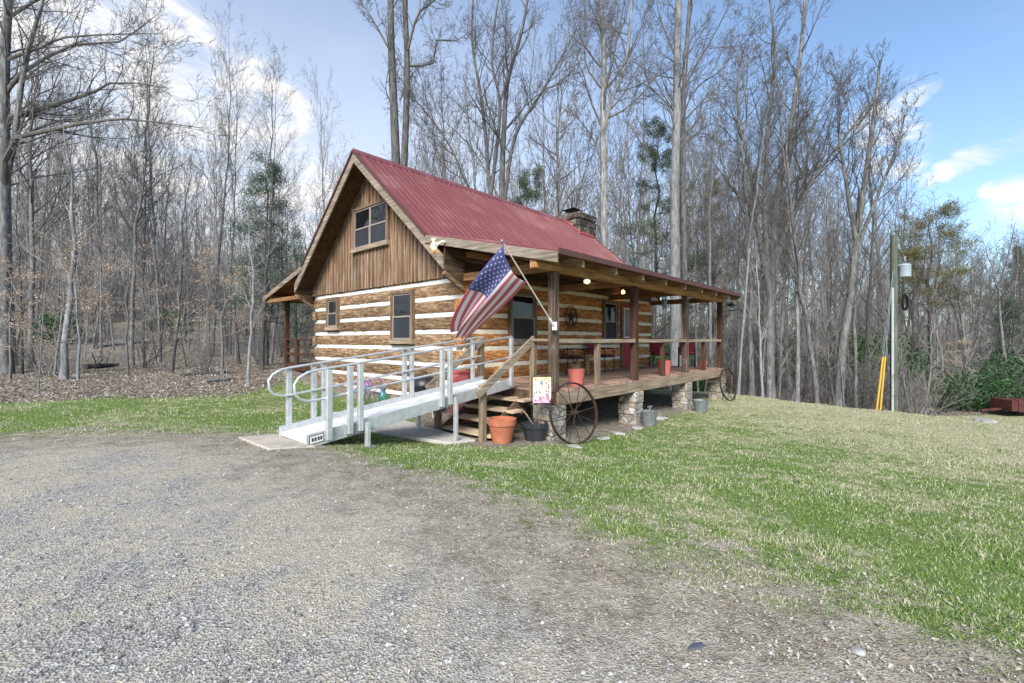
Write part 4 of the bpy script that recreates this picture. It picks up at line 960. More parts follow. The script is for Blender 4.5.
# dark red trailer side at the right edge
tx, ty, tz = at(1024, 19.0); e = empty('cargo_trailer', (tx, ty, tz), radians(-8), 'low rusty dark red utility trailer at the right edge beyond the lawn', 'trailer')
M['rustred'] = nmat('rusty_red_paint', [(.3,(.05,.018,.016)),(.7,(.11,.035,.03))], nscale=5, rough=.8, bstr=.2)
mb = MB(); 
for a in ((-.85,.9,-.5,-.46),(-.85,.9,.46,.5)): mb.box(a[0], a[1], a[2], a[3], .22, .66)
mb.box(-.85, -.81, -.46, .46, .22, .66); mb.box(.86, .9, -.46, .46, .22, .66); mb.box(-.81, .86, -.46, .46, .22, .26)
for x in (-.6,-.2,.2,.6): mb.box(x-.03, x+.03, -.53, -.501, .2, .68)
mb.build('trailer_bed', M['rustred'], e)
for s in (-1, 1): mb = MB(); mb.lathe([(.05,-.07),(.2,-.07),(.24,-.04),(.24,.04),(.2,.07),(.05,.07)], 20, (.15, s*.6, .24), 'y'); mb.build('wheel', M['black'], e, smooth=True)
mb = MB(); mb.beam((-.85,0,.25),(-1.6,0,.18),.08,.08); mb.tube([(-1.5,0,.18),(-1.5,0,0)], .03, 6); mb.build('tow_bar', M['rustred'], e)

# ------------------------------------------------------------------ rocks
import bmesh
from mathutils import noise as mnoise
def rock(name, loc, sx, sy, sz, mat, label=None, cat='stone', group=None, seed=0, sub_=3, rz=None):
    bm = bmesh.new(); bmesh.ops.create_icosphere(bm, subdivisions=sub_, radius=1)
    for v in bm.verts:
        n_ = mnoise.noise(v.co*1.3+Vector((seed*3.1, seed, 0))); f = 1+.45*n_+.1*mnoise.noise(v.co*5+Vector((seed,0,0)))
        v.co = Vector((v.co.x*f*sx, v.co.y*f*sy, v.co.z*f*sz))
        if v.co.z > sz*.7: v.co.z = sz*.7+(v.co.z-sz*.7)*.25
    me = bpy.data.meshes.new(name); bm.to_mesh(me); bm.free(); me.materials.append(mat)
    for p in me.polygons: p.use_smooth = True
    o = link(name, me, None, loc, random.uniform(0, 6) if rz is None else rz); md = o.modifiers.new('s', 'EDGE_SPLIT'); md.split_angle = radians(32)
    return tag(o, label, cat, group)
def onrock(px, Y, sx, sy, sz, mat, label, seed, group=None, sink=.3):
    x, y, z = at(px, Y); return rock('stone', (x, y, z+sz*(.7-sink)*.5), sx, sy, sz, mat, label, 'stone', group, seed)
onrock(985, 16.8, .42, .3, .16, M['rock'], 'flat grey boulder on the far grass in front of the green bushes', 3)
onrock(575, 7.25, .13, .09, .03, M['rock'], 'flat pale stone on the ground under the large wheel', 4)
onrock(604, 8.3, .15, .1, .035, M['rock'], 'flat pale edging stone in the leaves right of the large wheel', 5, 'edging stones along the porch')
onrock(619, 8.9, .15, .1, .035, M['rock'], 'flat pale edging stone just before the first grey bucket', 6, 'edging stones along the porch')
onrock(637, 9.7, .15, .12, .05, M['rock'], 'small pale edging stone at the foot of the second stone pier', 7, 'edging stones along the porch')
onrock(660, 10.7, .16, .12, .05, M['rock'], 'low grey edging stone between the two grey buckets', 8, 'edging stones along the porch')
for k, (px, Y, s) in enumerate(((329, 8.6, .11), (336, 8.9, .09), (343, 8.5, .08), (369, 8.8, .08), (396, 9.2, .1), (404, 9.5, .12), (414, 9.3, .08))):
    onrock(px, Y, s, s*.8, s*.75, M['rock_white'], 'pale rounded rock edging the flower bed behind the ramp', 20+k, 'rocks edging the flower bed', .1)
x, y, z = at(697, 1.42*FPX/(661-340)); o = rock('stone', (x, y, z+.006), .045, .017, .009, flat('slate', (.07,.08,.10), .6), 'small dark blue-grey slate chip lying on the gravel', 'stone', None, 31, 2, .35)
x, y, z = at(858, 2.02); rock('stone', (x, y, z+.01), .03, .026, .015, M['rock'], 'single pale grey stone among the dead leaves at the gravel edge', 'stone', None, 32, 2)
# ------------------------------------------------------------------ vegetation
def barkmat(name, c0, c1, c2, s=1.0):
    m, t = newmat(name); co = t.coord('Object', (9,9,1.6)); nz = t.noise(co, 1.4*s, 5, .7, .6); col = t.ramp(nz, [(.3,c0),(.5,c1),(.7,c2)])
    nb = t.noise(t.coord('Object', (1.5,1.5,.35)), 1.2, 4, .6); oi = t.n('ShaderNodeObjectInfo')
    k = t.math('MULTIPLY', t.math('MULTIPLY_ADD', nb, .9, .55), t.math('MULTIPLY_ADD', (oi, 'Random'), .5, .75))
    vm = t.n('ShaderNodeVectorMath', {0: col}, operation='SCALE'); t.nt.links.new(k[0].outputs[0], vm.inputs['Scale'])
    t.out((vm, 0), .9, nz, .8, .02, spec=.15); return m
M['bark'] = barkmat('grey_bark', (.06,.059,.057), (.165,.163,.158), (.34,.338,.33))
M['bark_dark'] = barkmat('dark_bark', (.03,.029,.028), (.08,.078,.074), (.17,.166,.16))
M['bark_pale'] = barkmat('pale_bark', (.09,.092,.093), (.2,.203,.205), (.36,.365,.37))
M['twig'] = nmat('twig_bark', [(.3,(.075,.069,.064)),(.7,(.155,.145,.135))], nscale=2, rough=.9, bstr=0, rnd=.5)
M['twig_pale'] = nmat('pale_twig', [(.3,(.2,.185,.165)),(.7,(.34,.32,.295))], nscale=2, rough=.9, bstr=0, rnd=.4)
def leafmat(name, stops, rough=.6, tr=.25):
    m, t = newmat(name); g = t.n('ShaderNodeNewGeometry'); nz = t.noise(t.coord('Object'), .9, 3, .6)
    col = t.ramp(t.math('ADD', t.math('MULTIPLY', (g, 'Random Per Island'), .65), t.math('MULTIPLY', nz, .35)), stops)
    b = t.n('ShaderNodeBsdfPrincipled', {'Base Color': col, 'Roughness': rough, 'Specular IOR Level': .25}); q = t.n('ShaderNodeBsdfTranslucent', {'Color': col})
    mx = t.n('ShaderNodeMixShader', {0: tr, 1: (b, 0), 2: (q, 0)}); t.n('ShaderNodeOutputMaterial', {'Surface': (mx, 0)}); return m
M['needles'] = leafmat('pine_needles', [(.2,(.06,.08,.045)),(.5,(.12,.15,.085)),(.8,(.21,.24,.14))])
M['needles_y'] = leafmat('yellowish_pine_needles', [(.2,(.08,.09,.03)),(.5,(.17,.16,.06)),(.8,(.28,.24,.10))])
M['hemlock'] = leafmat('hemlock_needles', [(.2,(.045,.075,.055)),(.5,(.085,.13,.09)),(.8,(.15,.2,.14))])
M['rhodo'] = leafmat('rhododendron_leaves', [(.2,(.018,.05,.02)),(.5,(.04,.10,.035)),(.8,(.09,.17,.06))], .4, .15)
M['beech'] = leafmat('dry_beech_leaves', [(.2,(.27,.18,.13)),(.5,(.42,.31,.23)),(.8,(.58,.48,.38))])
M['litter'] = leafmat('fallen_leaf', [(.15,(.13,.105,.085)),(.4,(.25,.21,.17)),(.65,(.36,.315,.26)),(.85,(.52,.48,.41))], .85, .1)
M['tuft'] = leafmat('daffodil_leaves', [(.2,(.05,.12,.03)),(.8,(.16,.3,.08))])
M['lilac'] = leafmat('lilac_petals', [(.2,(.35,.2,.45)),(.8,(.6,.42,.68))])

def norm(a): return a/np.maximum(np.linalg.norm(a, axis=-1, keepdims=True), 1e-9)
def tubes(P, R, m):
    """P (K,n,3) R (K,n)"""
    K, n, _ = P.shape; T = np.gradient(P, axis=1); T = norm(T)
    t0 = norm(P[:, -1]-P[:, 0]); ref = np.where(np.abs(t0[:, 2:3]) > .8, np.array([[1.,0,0]]), np.array([[0,0,1.]]))[:, None]
    a = norm(np.cross(T, np.broadcast_to(ref, T.shape))); b = np.cross(a, T)
    q = np.arange(m)*2*pi/m
    V = P[:, :, None]+R[:, :, None, None]*(a[:, :, None]*np.cos(q)[None, None, :, None]+b[:, :, None]*np.sin(q)[None, None, :, None])
    i = np.arange(K*n*m).reshape(K, n, m); j = np.roll(i, -1, 2)
    F = np.stack([i[:, :-1], j[:, :-1], j[:, 1:], i[:, 1:]], -1).reshape(-1, 4)
    return V.reshape(-1, 3), F
def grow(rng, S, Dr, Ln, R0, n, wander, trop, tip=.25, power=1.0):
    K = len(S); P = np.empty((K, n, 3)); P[:, 0] = S; d = norm(Dr); step = (Ln/(n-1))[:, None]
    for i in range(1, n):
        d = norm(d+rng.normal(0, wander, (K, 3))+np.array([0, 0, trop])); P[:, i] = P[:, i-1]+d*step
    x = np.linspace(0, 1, n)[None]**power; R = R0[:, None]*(1-(1-tip)*x); return P, R
def kids(rng, P, R, c, lo, hi, angle, lr, rr, flat=0, Lp=None, minr=.003, taper=.55):
    K, n, _ = P.shape; t = (np.arange(c)[None]+rng.uniform(0, 1, (K, c)))/c*(hi-lo)+lo
    f = t*(n-1); i = np.clip(f.astype(int), 0, n-2); w = (f-i)[..., None]; k = np.arange(K)[:, None]
    S = P[k, i]*(1-w)+P[k, i+1]*w; T = norm(P[k, i+1]-P[k, i]); rp = R[k, i]*(1-w[..., 0])+R[k, i+1]*w[..., 0]
    if Lp is None: Lp = np.linalg.norm(P[:, -1]-P[:, 0], axis=1)
    rv = rng.normal(0, 1, S.shape); rv[..., 2] *= (1-flat)
    perp = norm(rv-(rv*T).sum(-1, keepdims=True)*T)
    ang = angle*rng.uniform(.7, 1.3, (K, c))[..., None]
    Dr = T*np.cos(ang)+perp*np.sin(ang)
    Ln = Lp[:, None]*lr*(1-taper*t)*rng.uniform(.65, 1.25, (K, c)); R0 = np.maximum(rp*rr, minr)
    return S.reshape(-1, 3), Dr.reshape(-1, 3), Ln.ravel(), R0.ravel()
def cat(parts):
    Vs, Fs, b = [], [], 0
    for V, F in parts: Vs.append(V); Fs.append(F+b); b += len(V)
    return np.concatenate(Vs), np.concatenate(Fs)
def resample(pts, n):
    pts = np.array(pts, float); m = len(pts); x = np.linspace(0, m-1, n); i = np.clip(x.astype(int), 0, m-2); f = (x-i)[:, None]
    p0 = pts[np.maximum(i-1, 0)]; p1 = pts[i]; p2 = pts[i+1]; p3 = pts[np.minimum(i+2, m-1)]
    return .5*((2*p1)+(-p0+p2)*f+(2*p0-5*p1+4*p2-p3)*f**2+(-p0+3*p1-3*p2+p3)*f**3)
def bare(seed, H=20, r=.2, fb=.4, nb=24, spread=.24, ang=.75, c=(7,6,3), trop=.10, trunks=None, limbs=None, lean=(0,0), wander=.09, fine=1.0, levels=4, prof=.6, twig_r=.007):
    """returns (trunk V,F), (crown V,F), origin at the base"""
    rng = np.random.default_rng(seed); tr = []; L0 = []
    if trunks is None:
        n = 16; z = np.linspace(0, 1, n); ph = rng.uniform(0, 6.3, 4)
        x = lean[0]*H*z+wander*H*.25*(np.sin(z*3.1+ph[0])-sin(ph[0]))*z; y = lean[1]*H*z+wander*H*.25*(np.sin(z*3.7+ph[1])-sin(ph[1]))*z
        x += rng.normal(0, .006*H, n)*z; y += rng.normal(0, .006*H, n)*z
        P = np.stack([x, y, z*H], 1); R = r*(1-.93*z**1.15); R[0] *= 1.35; L0 = [(P, R, fb)]
    else:
        for pts, r0, r1, f in trunks:
            n = 20; P = resample(pts, n); z = np.linspace(0, 1, n); R = r0+(r1-r0)*z; R[0] *= 1.25; L0.append((P, R, f))
    for P, R, f in L0: tr.append(tubes(P[None], R[None], 9))
    S, Dr, Ln, R0 = [], [], [], []
    for P, R, f in L0:
        a = kids(rng, P[None], R[None], nb, f, .985, ang, spread, .42, Lp=np.array([H]), taper=prof)
        S.append(a[0]); Dr.append(a[1]); Ln.append(a[2]); R0.append(np.minimum(a[3], a[2]*.011+.006))
    S, Dr, Ln, R0 = map(np.concatenate, (S, Dr, Ln, R0))
    P1, R1 = grow(rng, S, Dr, Ln, R0, 9, .10, trop, .2)
    crown = [tubes(P1, R1, 5)]; batches = [(P1, R1, Ln)]
    if limbs:
        PL = np.stack([resample(p, 9) for p, a, b in limbs]); RL = np.stack([np.linspace(a, b, 9) for p, a, b in limbs])
        ll = np.linalg.norm(np.diff(PL, axis=1), axis=2).sum(1); crown.append(tubes(PL, RL, 7))
        s = kids(rng, PL, RL, 13, .15, 1, .75, .36, .45, Lp=ll, taper=.35); PA, RA = grow(rng, *s, 9, .12, trop*.6, .2); crown.append(tubes(PA, RA, 5)); batches += [(PA, RA, s[2])]
    P1 = np.concatenate([b[0] for b in batches]); R1 = np.concatenate([b[1] for b in batches]); L1 = np.concatenate([b[2] for b in batches])
    s = kids(rng, P1, R1, c[0], .2, 1, .74, .47, .55, Lp=L1, minr=twig_r); P2, R2 = grow(rng, *s, 6, .13, trop*.7, .3); crown.append(tubes(P2, R2, 4))
    s = kids(rng, P2, R2, c[1], .12, 1, .72, .52, .55, Lp=s[2], minr=twig_r*.8); P3, R3 = grow(rng, *s, 4, .14, trop*.5, .35); crown.append(tubes(P3, R3, 3))
    if levels > 3:
        s = kids(rng, P3, R3, c[2], .15, 1, .6, .6, .6, Lp=s[2], minr=twig_r*.6); P4, R4 = grow(rng, *s, 3, .14, .05, .5); crown.append(tubes(P4, R4, 3))
    return cat(tr), cat(crown)
def leaves(rng, S, k, spread, size, aspect=.4):
    """k small quads around every point of S"""
    C_ = np.repeat(S, k, 0)+rng.normal(0, spread, (len(S)*k, 3)); a = norm(rng.normal(0, 1, C_.shape)); b = norm(np.cross(a, rng.normal(0, 1, C_.shape)))
    sz = size*rng.uniform(.6, 1.3, (len(C_), 1)); a = a*sz; b = b*sz*aspect
    V = np.stack([C_-a, C_+b, C_+a, C_-b], 1).reshape(-1, 3); F = np.arange(len(V)).reshape(-1, 4); return V, F
def pine(seed, H=16, r=.16, fb=.35, nb=80, spread=.2, k=26, size=.11, droop=-.03, dens=6, shape=1.0):
    rng = np.random.default_rng(seed); z = np.linspace(0, 1, 12); P = np.stack([rng.normal(0, .01*H, 12)*z, rng.normal(0, .01*H, 12)*z, z*H], 1)[None]; R = (r*(1-.92*z))[None]
    S, Dr, Ln, R0 = kids(rng, P, R, nb, fb, .99, 1.25, spread, .3, Lp=np.array([H]), taper=shape*.85); P1, R1 = grow(rng, S, Dr, Ln, np.minimum(R0, .05), 7, .08, .04+droop, .2)
    s = kids(rng, P1, R1, dens, .3, 1, .7, .4, .5, flat=.6, Lp=Ln); P2, R2 = grow(rng, *s, 4, .1, .04, .3)
    pts = np.concatenate([P2[:, 1:].reshape(-1, 3), P1[:, 4:].reshape(-1, 3)])
    lv = leaves(rng, pts, k, .13, size*.5, .3)
    return tubes(P, R, 8), cat([tubes(P1, R1, 4), tubes(P2, R2, 3)]), lv
def bushy(seed, n=9, r=1.2, h=1.6, k=2600, size=.085):
    rng = np.random.default_rng(seed); c = rng.normal(0, 1, (n*5, 3)); c = norm(c)*rng.uniform(.35, 1, (n*5, 1))**.5; c *= np.array([r, r*.8, h*.5]); c[:, 2] += h*.5
    c = c[c[:, 2] > .08]; lv = leaves(rng, c, k//len(c), .2*r, size, .34)
    S = np.zeros((14, 3)); S[:, :2] = rng.normal(0, .12, (14, 2)); Dr = rng.normal(0, .6, (14, 3)); Dr[:, 2] = 1; P, R = grow(rng, S, Dr, np.full(14, h*.9), np.full(14, .025), 6, .15, .05)
    return tubes(P, R, 4), lv
def shrub(seed, n=10, h=2.2, c=(6,5)):
    rng = np.random.default_rng(seed); S = np.zeros((n, 3)); S[:, :2] = rng.normal(0, .12, (n, 2)); Dr = rng.normal(0, .38, (n, 3)); Dr[:, 2] = 1
    P, R = grow(rng, S, Dr, h*rng.uniform(.5, 1, n), np.full(n, .014), 7, .10, .03, .3); s = kids(rng, P, R, c[0], .2, 1, .6, .4, .6, minr=.005); P2, R2 = grow(rng, *s, 5, .13, .02, .4)
    s = kids(rng, P2, R2, c[1], .1, 1, .6, .5, .6, minr=.004); P3, R3 = grow(rng, *s, 3, .13, .0, .5); return cat([tubes(P, R, 4), tubes(P2, R2, 3), tubes(P3, R3, 3)])

def mk(name, parts, label=None, group=None, cat_='tree'):
    """parts: list of (part name, V, F, mat)"""
    e = empty(name, (0, 0, 0), 0, label, cat_, group)
    for pn, (V, F), mat in parts: link(pn, mesh_np(pn, V, F, mat, pn == 'trunk'), e)
    return e
used = set(); protos = {}
def proto(key, name, parts, cat_='tree'): protos[key] = mk(name, parts, cat_=cat_)
def place(key, x, y, s=1, rz=None, label=None, group=None, tilt=(0, 0), sxy=1, z=None):
    src = protos[key]
    if key in used: o = copy_tree(src)
    else: o = src; used.add(key)
    o.location = (x, y, (gz(x, y) if z is None else z)-.05); o.scale = (s*sxy, s*sxy, s); o.rotation_euler = (tilt[0], tilt[1], random.uniform(0, 6.28) if rz is None else rz)
    if label: o['label'] = label
    if group: o['group'] = group
    return o
R_ = random.Random(42)
# leafless templates
T = [
 ('slim_a', dict(seed=1, H=20, r=.115, fb=.3, nb=28, spread=.26, ang=.7)),
 ('slim_b', dict(seed=2, H=20, r=.12, fb=.36, nb=26, spread=.28, ang=.75, trop=.12)),
 ('slim_c', dict(seed=3, H=20, r=.105, fb=.24, nb=32, spread=.24, ang=.68, lean=(.03,.02))),
 ('mid_a', dict(seed=4, H=20, r=.155, fb=.34, nb=28, spread=.36, ang=.85, trop=.10)),
 ('mid_b', dict(seed=5, H=20, r=.165, fb=.28, nb=26, spread=.40, ang=.8, trop=.10)),
 ('mid_c', dict(seed=6, H=20, r=.145, fb=.42, nb=26, spread=.34, ang=.9, trop=.12)),
]
for k, kw in T:
    a, b = bare(**kw); proto(k, 'bare_tree', [('trunk', a, M['bark']), ('crown', b, M['twig'])])
for k, seed, mt in (('sap_a', 11, 'bark_pale'), ('sap_b', 12, 'bark'), ('sap_c', 13, 'bark_dark')):
    a, b = bare(seed=seed, H=9, r=.055, fb=.25, nb=18, spread=.2, ang=.8, c=(5,4,2), trop=.1, levels=3, wander=.12, twig_r=.005)
    proto(k, 'sapling', [('trunk', a, M[mt]), ('crown', b, M['twig_pale'])])
for k, seed in (('far_a', 21), ('far_b', 22), ('far_c', 23)):
    a, b = bare(seed=seed, H=18, r=.14, fb=.3, nb=16, spread=.22, ang=.7, c=(5,4,2), trop=.15, levels=3, twig_r=.014)
    proto(k, 'bare_tree', [('trunk', a, M['bark']), ('crown', b, M['twig'])])
a, b = bare(seed=31, H=20, r=.12, fb=.35, nb=28, spread=.26, ang=.7); proto('darkslim', 'bare_tree', [('trunk', a, M['bark_dark']), ('crown', b, M['twig'])])
a, b = bare(seed=32, H=20, r=.15, fb=.4, nb=26, spread=.3, ang=.7, trop=.18); proto('pale', 'bare_tree', [('trunk', a, M['bark_pale']), ('crown', b, M['twig'])])
# many-stemmed spreading crown
def multi(seed, n, H, r, spread_, **kw):
    rg = random.Random(seed); tk = []
    for i in range(n):
        a = 2*pi*i/n+rg.uniform(-.4, .4); q = spread_*rg.uniform(.4, 1.1); h = H*rg.uniform(.75, 1)
        st = rg.uniform(.12, .38); tk.append(([(0,0,0),(.02*cos(a),.02*sin(a),H*st*.6),(q*.35*cos(a),q*.35*sin(a),H*(st+.18)),(q*.75*cos(a),q*.75*sin(a),h*.72),(q*cos(a),q*sin(a),h)], r*rg.uniform(.8,1), .015, .4))
    return bare(seed, H=H, r=r, nb=12, spread=.2, ang=.55, trunks=tk, trop=.2, c=(6,5,3), **kw)
a, b = multi(41, 4, 20, .2, 4.2); proto('multi_a', 'bare_tree', [('trunk', a, M['bark']), ('crown', b, M['twig'])])
a, b = multi(42, 5, 20, .2, 5.4); proto('multi_b', 'bare_tree', [('trunk', a, M['bark_dark']), ('crown', b, M['twig'])])

# hero trees whose limbs are given one by one
def hero(seed, Y, trunks, limbs, label, mat='bark', **kw):
    x0 = (trunks[0][0][0][0]-512)/FPX*Y; o = (x0, Y, gz(x0, Y)-.1)
    lr_ = np.random.default_rng(seed)
    def P3(pts, dy): return [sub(img(px, py, Y+dy*(i/(len(pts)-1))), o) for i, (px, py) in enumerate(pts)]
    tk = []
    for i, (pts, w0, w1, f) in enumerate(trunks):
        q = P3(pts, kw.get('dys', [0]*9)[i]); q[0] = (q[0][0], q[0][1], 0.0) if i == 0 else q[0]; tk.append((q, w0*Y/FPX/2, w1*Y/FPX/2, f))
    lb = [([tuple(np.array(q)+(lr_.normal(0, .16, 3) if 0 < i else 0)) for i, q in enumerate(P3(pts, dy))], w0*.72*Y/FPX/2, w1*.5*Y/FPX/2) for pts, w0, w1, dy in limbs]
    k2 = {k: v for k, v in kw.items() if k != 'dys'}
    a, b = bare(seed, trunks=tk, limbs=lb or None, **k2)
    e = mk('bare_tree', [('trunk', a, M[mat]), ('crown', b, M['twig'])], label); e.location = o; return e
hero(101, 15.5, [([(4,368),(4,250),(3,120),(6,30),(14,-60),(20,-130)], 13, 4, .35), ([(4,190),(14,140),(24,70),(40,10),(60,-60)], 6, 2, .1)],
     [([(4,168),(18,130),(38,112),(79,94),(117,88),(176,87)], 9, 1.5, 1.5), ([(4,190),(18,152),(59,132),(97,120),(140,121),(190,128)], 8, 1.3, -2), ([(4,100),(35,73),(76,53),(117,44),(160,30)], 6, 1.2, 1), ([(6,60),(29,38),(82,37),(123,38),(150,34)], 4.5, 1, -1), ([(3,180),(-20,120),(-70,80),(-120,60)], 8, 2, 0), ([(14,140),(50,120),(90,118),(120,100)], 4, 1, 2), ([(5,20),(40,-10),(90,-20),(130,-10)], 5, 1, 0)],
     'large old tree at the left edge with long limbs arching out to the right', H=14, nb=14, spread=.3, c=(6,5,3))
hero(102, 24, [([(399,330),(397,240),(396,165),(393,90),(391,40),(390,-20),(386,-110)], 10.5, 5, .45), ([(402,240),(404,167),(406,117),(407,58),(405,0),(408,-70),(405,-130)], 7.5, 4, .3)],
     [([(409,66),(430,62),(440,44),(455,33),(465,22)], 3.5, .9, 1), ([(388,47),(376,23),(362,6),(352,-2)], 3, 1, 0), ([(408,50),(418,20),(428,-5),(440,-60)], 4, 1.5, 0), ([(393,70),(386,110),(383,63)][:2], 1, .6, 0), ([(400,100),(412,70),(425,62)], 2, 1, 1)],
     'tall twin-trunked tree rising straight behind the cabin ridge', H=20, nb=12, spread=.16, c=(6,5,4), mat='bark_dark', dys=[0, .5])
hero(103, 22, [([(676,380),(676,330),(675,250),(675,180),(677,120),(677,60),(679,-10),(682,-120)], 12, 5, .5)],
     [([(676,140),(664,110),(655,80),(645,50),(640,10)], 3, 1, 0), ([(677,100),(700,60),(715,20),(735,-20)], 3.4, 1, 1), ([(677,150),(705,138),(722,142)], 2.4, .8, -1), ([(677,60),(660,20),(650,-30)], 3, 1, 1), ([(677,130),(695,90),(725,70),(742,30)], 3, 1, -1)],
     'tall thick pale grey tree just behind the far half of the porch roof', H=20, nb=18, spread=.24, mat='bark_pale')
hero(104, 24, [([(686,380),(685,280),(683,180),(684,90),(690,0),(695,-90)], 7, 3, .45)], [([(685,120),(700,100),(720,85),(740,60)], 2.4, .8, 1)],
     'slimmer grey tree standing close behind the thick pale one', H=20, nb=16, spread=.22, mat='bark')
hero(105, 21, [([(604,340),(604,200),(603,120),(604,60),(601,0),(604,-90)], 8, 3, .35), ([(604,130),(612,100),(626,60),(632,0),(640,-60)], 4, 1.5, .2)],
     [([(603,165),(592,140),(580,125),(572,110)], 2.5, .8, 0), ([(604,120),(630,95),(654,70),(668,40)], 3, .8, 1), ([(603,90),(592,60),(588,20),(590,-30)], 3, 1, 0)],
     'tall straight tree directly behind the stone chimney', H=20, nb=20, spread=.26, c=(7,6,4))
hero(106, 25, [([(502,330),(502,190),(504,130),(508,80),(522,30),(532,-30)], 7, 2, .25), ([(502,260),(490,190),(486,140),(480,90),(472,40),(474,-20)], 5, 1.5, .2), ([(503,220),(514,140),(540,95),(560,60),(576,30)], 4, 1, .2), ([(502,230),(470,190),(452,150),(432,120),(415,100)], 3, 1, .2), ([(490,200),(500,110),(492,60),(498,0)], 4, 1.4, .2)],
     [([(500,200),(470,150),(440,110),(425,85)], 2.4, .8, 1), ([(505,130),(535,100),(560,85),(575,82)], 2, .7, 0)],
     'wide spreading tree with many rising limbs behind the middle of the red roof', H=20, nb=18, spread=.24, trop=.12, mat='bark_dark', c=(7,6,4))
hero(107, 19, [([(771,392),(770,330),(772,270),(777,200),(790,130),(800,60),(806,-10),(812,-60)], 8.5, 2, .3), ([(771,300),(758,230),(750,170),(738,110),(740,50)], 6, 1.6, .2), ([(771,280),(790,220),(820,170),(850,130),(872,100)], 5, 1.2, .2), ([(771,310),(765,220),(768,130),(775,60),(770,0)], 6, 1.6, .2), ([(772,260),(800,200),(812,130),(838,80)], 4, 1, .2)],
     [([(770,330),(740,310),(725,280),(716,240)], 2, .8, -1)],
     'broad many-limbed tree just right of the porch reaching to the top of the sky', H=18, nb=18, spread=.24, trop=.13)
hero(108, 18, [([(838,408),(842,350),(850,300),(858,230),(868,160),(876,100),(880,60)], 9, 2, .25), ([(856,240),(846,180),(838,120),(842,70)], 4.5, 1.2, .2), ([(856,250),(880,190),(896,150),(905,115)], 4, 1, .2)],
     [], 'grey tree leaning right at the lawn edge with the tallest crown beside open sky', H=13, nb=16, spread=.2, trop=.2)
# named single trees
def single(key, px, Y, topy, label, tilt=(0, 0), sxy=1, H=20, rz=None):
    x = (px-512)/FPX*Y; z = gz(x, Y); s = (zat(topy, Y)-z)/H; return place(key, x, Y, s, rz, label, None, tilt, sxy, z)
def tl(a): return (0, radians(a))
single('pale', 38, 10.6, 150, 'slender whitish tree leaning right where the left lawn meets the wood', tl(4), .33, rz=0)
single('sap_a', 64, 13.6, 120, 'spindly pale-barked tree behind the leaning whitish one on the left', tl(1), 2.0, 9)
single('sap_a', 248, 12.2, 170, 'thin pale birch at the lawn edge left of the cabin', tl(1), 1.3, 9)
single('darkslim', 262, 15.5, 75, 'dark straight tree beside the hemlock left of the cabin gable', tl(1), 1.05)
single('mid_a', 12, 18, -80, 'grey tree with flared base second from the left edge', tl(1), 1.0)
single('slim_a', 30, 17.5, -30, 'grey tree third from the left edge, leaning slightly right', tl(2), 1.1)
single('slim_b', 132, 18.5, 10, 'tall slim grey tree standing in leaf litter midway across the left wood', tl(0), .9)
single('slim_c', 160, 20, 30, 'straight slim trunk right of the middle of the left wood', tl(1), .8)
single('mid_c', 212, 22, 22, 'tree with the tallest pointed crown against blue sky left of the cabin', tl(-3), .62)
single('mid_c', 230, 23, 60, 'narrow tree just right of the tallest crown in the left wood', tl(2), .55, rz=2)
single('slim_b', 268, 21, 68, 'tree whose thin crown stands before the white cloud left of the roof peak', tl(0), .7)
single('mid_b', 328, 25, 95, 'rounded bare tree directly left of the roof peak', tl(0), .6)
single('slim_a', 443, 27, 20, 'slender tree between the twin-trunked tree and the spreading tree', tl(1), .8)
single('mid_a', 560, 28, 0, 'bare tree behind the roof ridge left of the chimney tree', tl(0), .8)
single('slim_c', 634, 26, 40, 'slim tree filling the gap between chimney tree and thick pale tree', tl(1), .8)
single('pale', 712, 19.5, 60, 'pale trunk seen through the far end bay of the porch', tl(1), .75)
single('pale', 738, 16.8, 90, 'pale leaning tree immediately right of the porch roof end', tl(-4), .62, rz=3)
single('slim_a', 752, 18, 20, 'grey tree close beside the pale leaning tree right of the porch', tl(1), 1.15)
single('sap_a', 763, 17, 200, 'thin white-barked sapling curving beside the far wagon wheel', tl(6), 1.1, 9)
single('slim_b', 797, 17.6, 60, 'straight grey trunk at the lawn crest below the broad tree', tl(2), 1.0)
single('slim_c', 818, 17.4, 40, 'grey trunk leaning right at the lawn crest', tl(5), 1.2)
single('slim_a', 856, 18.6, 80, 'trunk behind the leaning grey tree left of the guy wires', tl(3), .9)
single('darkslim', 864, 20, 95, 'dark trunk just left of the yellow guy wire sleeves', tl(1), .9)
single('multi_b', 905, 26, 205, 'many-stemmed dark tree behind the utility pole', tl(3), .9, rz=1)
single('multi_a', 968, 26, 222, 'spreading bare tree above the green bushes on the right', tl(2), 1.2, rz=2)
single('mid_b', 1008, 28, 235, 'bare tree at the right edge behind the tall evergreen', tl(3), 1.0, rz=4)
single('sap_b', 925, 19.5, 270, 'thin crooked sapling just right of the utility pole', tl(6), 1.0, 9)
single('sap_a', 911, 19, 290, 'pale thin sapling leaning right beside the utility pole', tl(8), .9, 9)
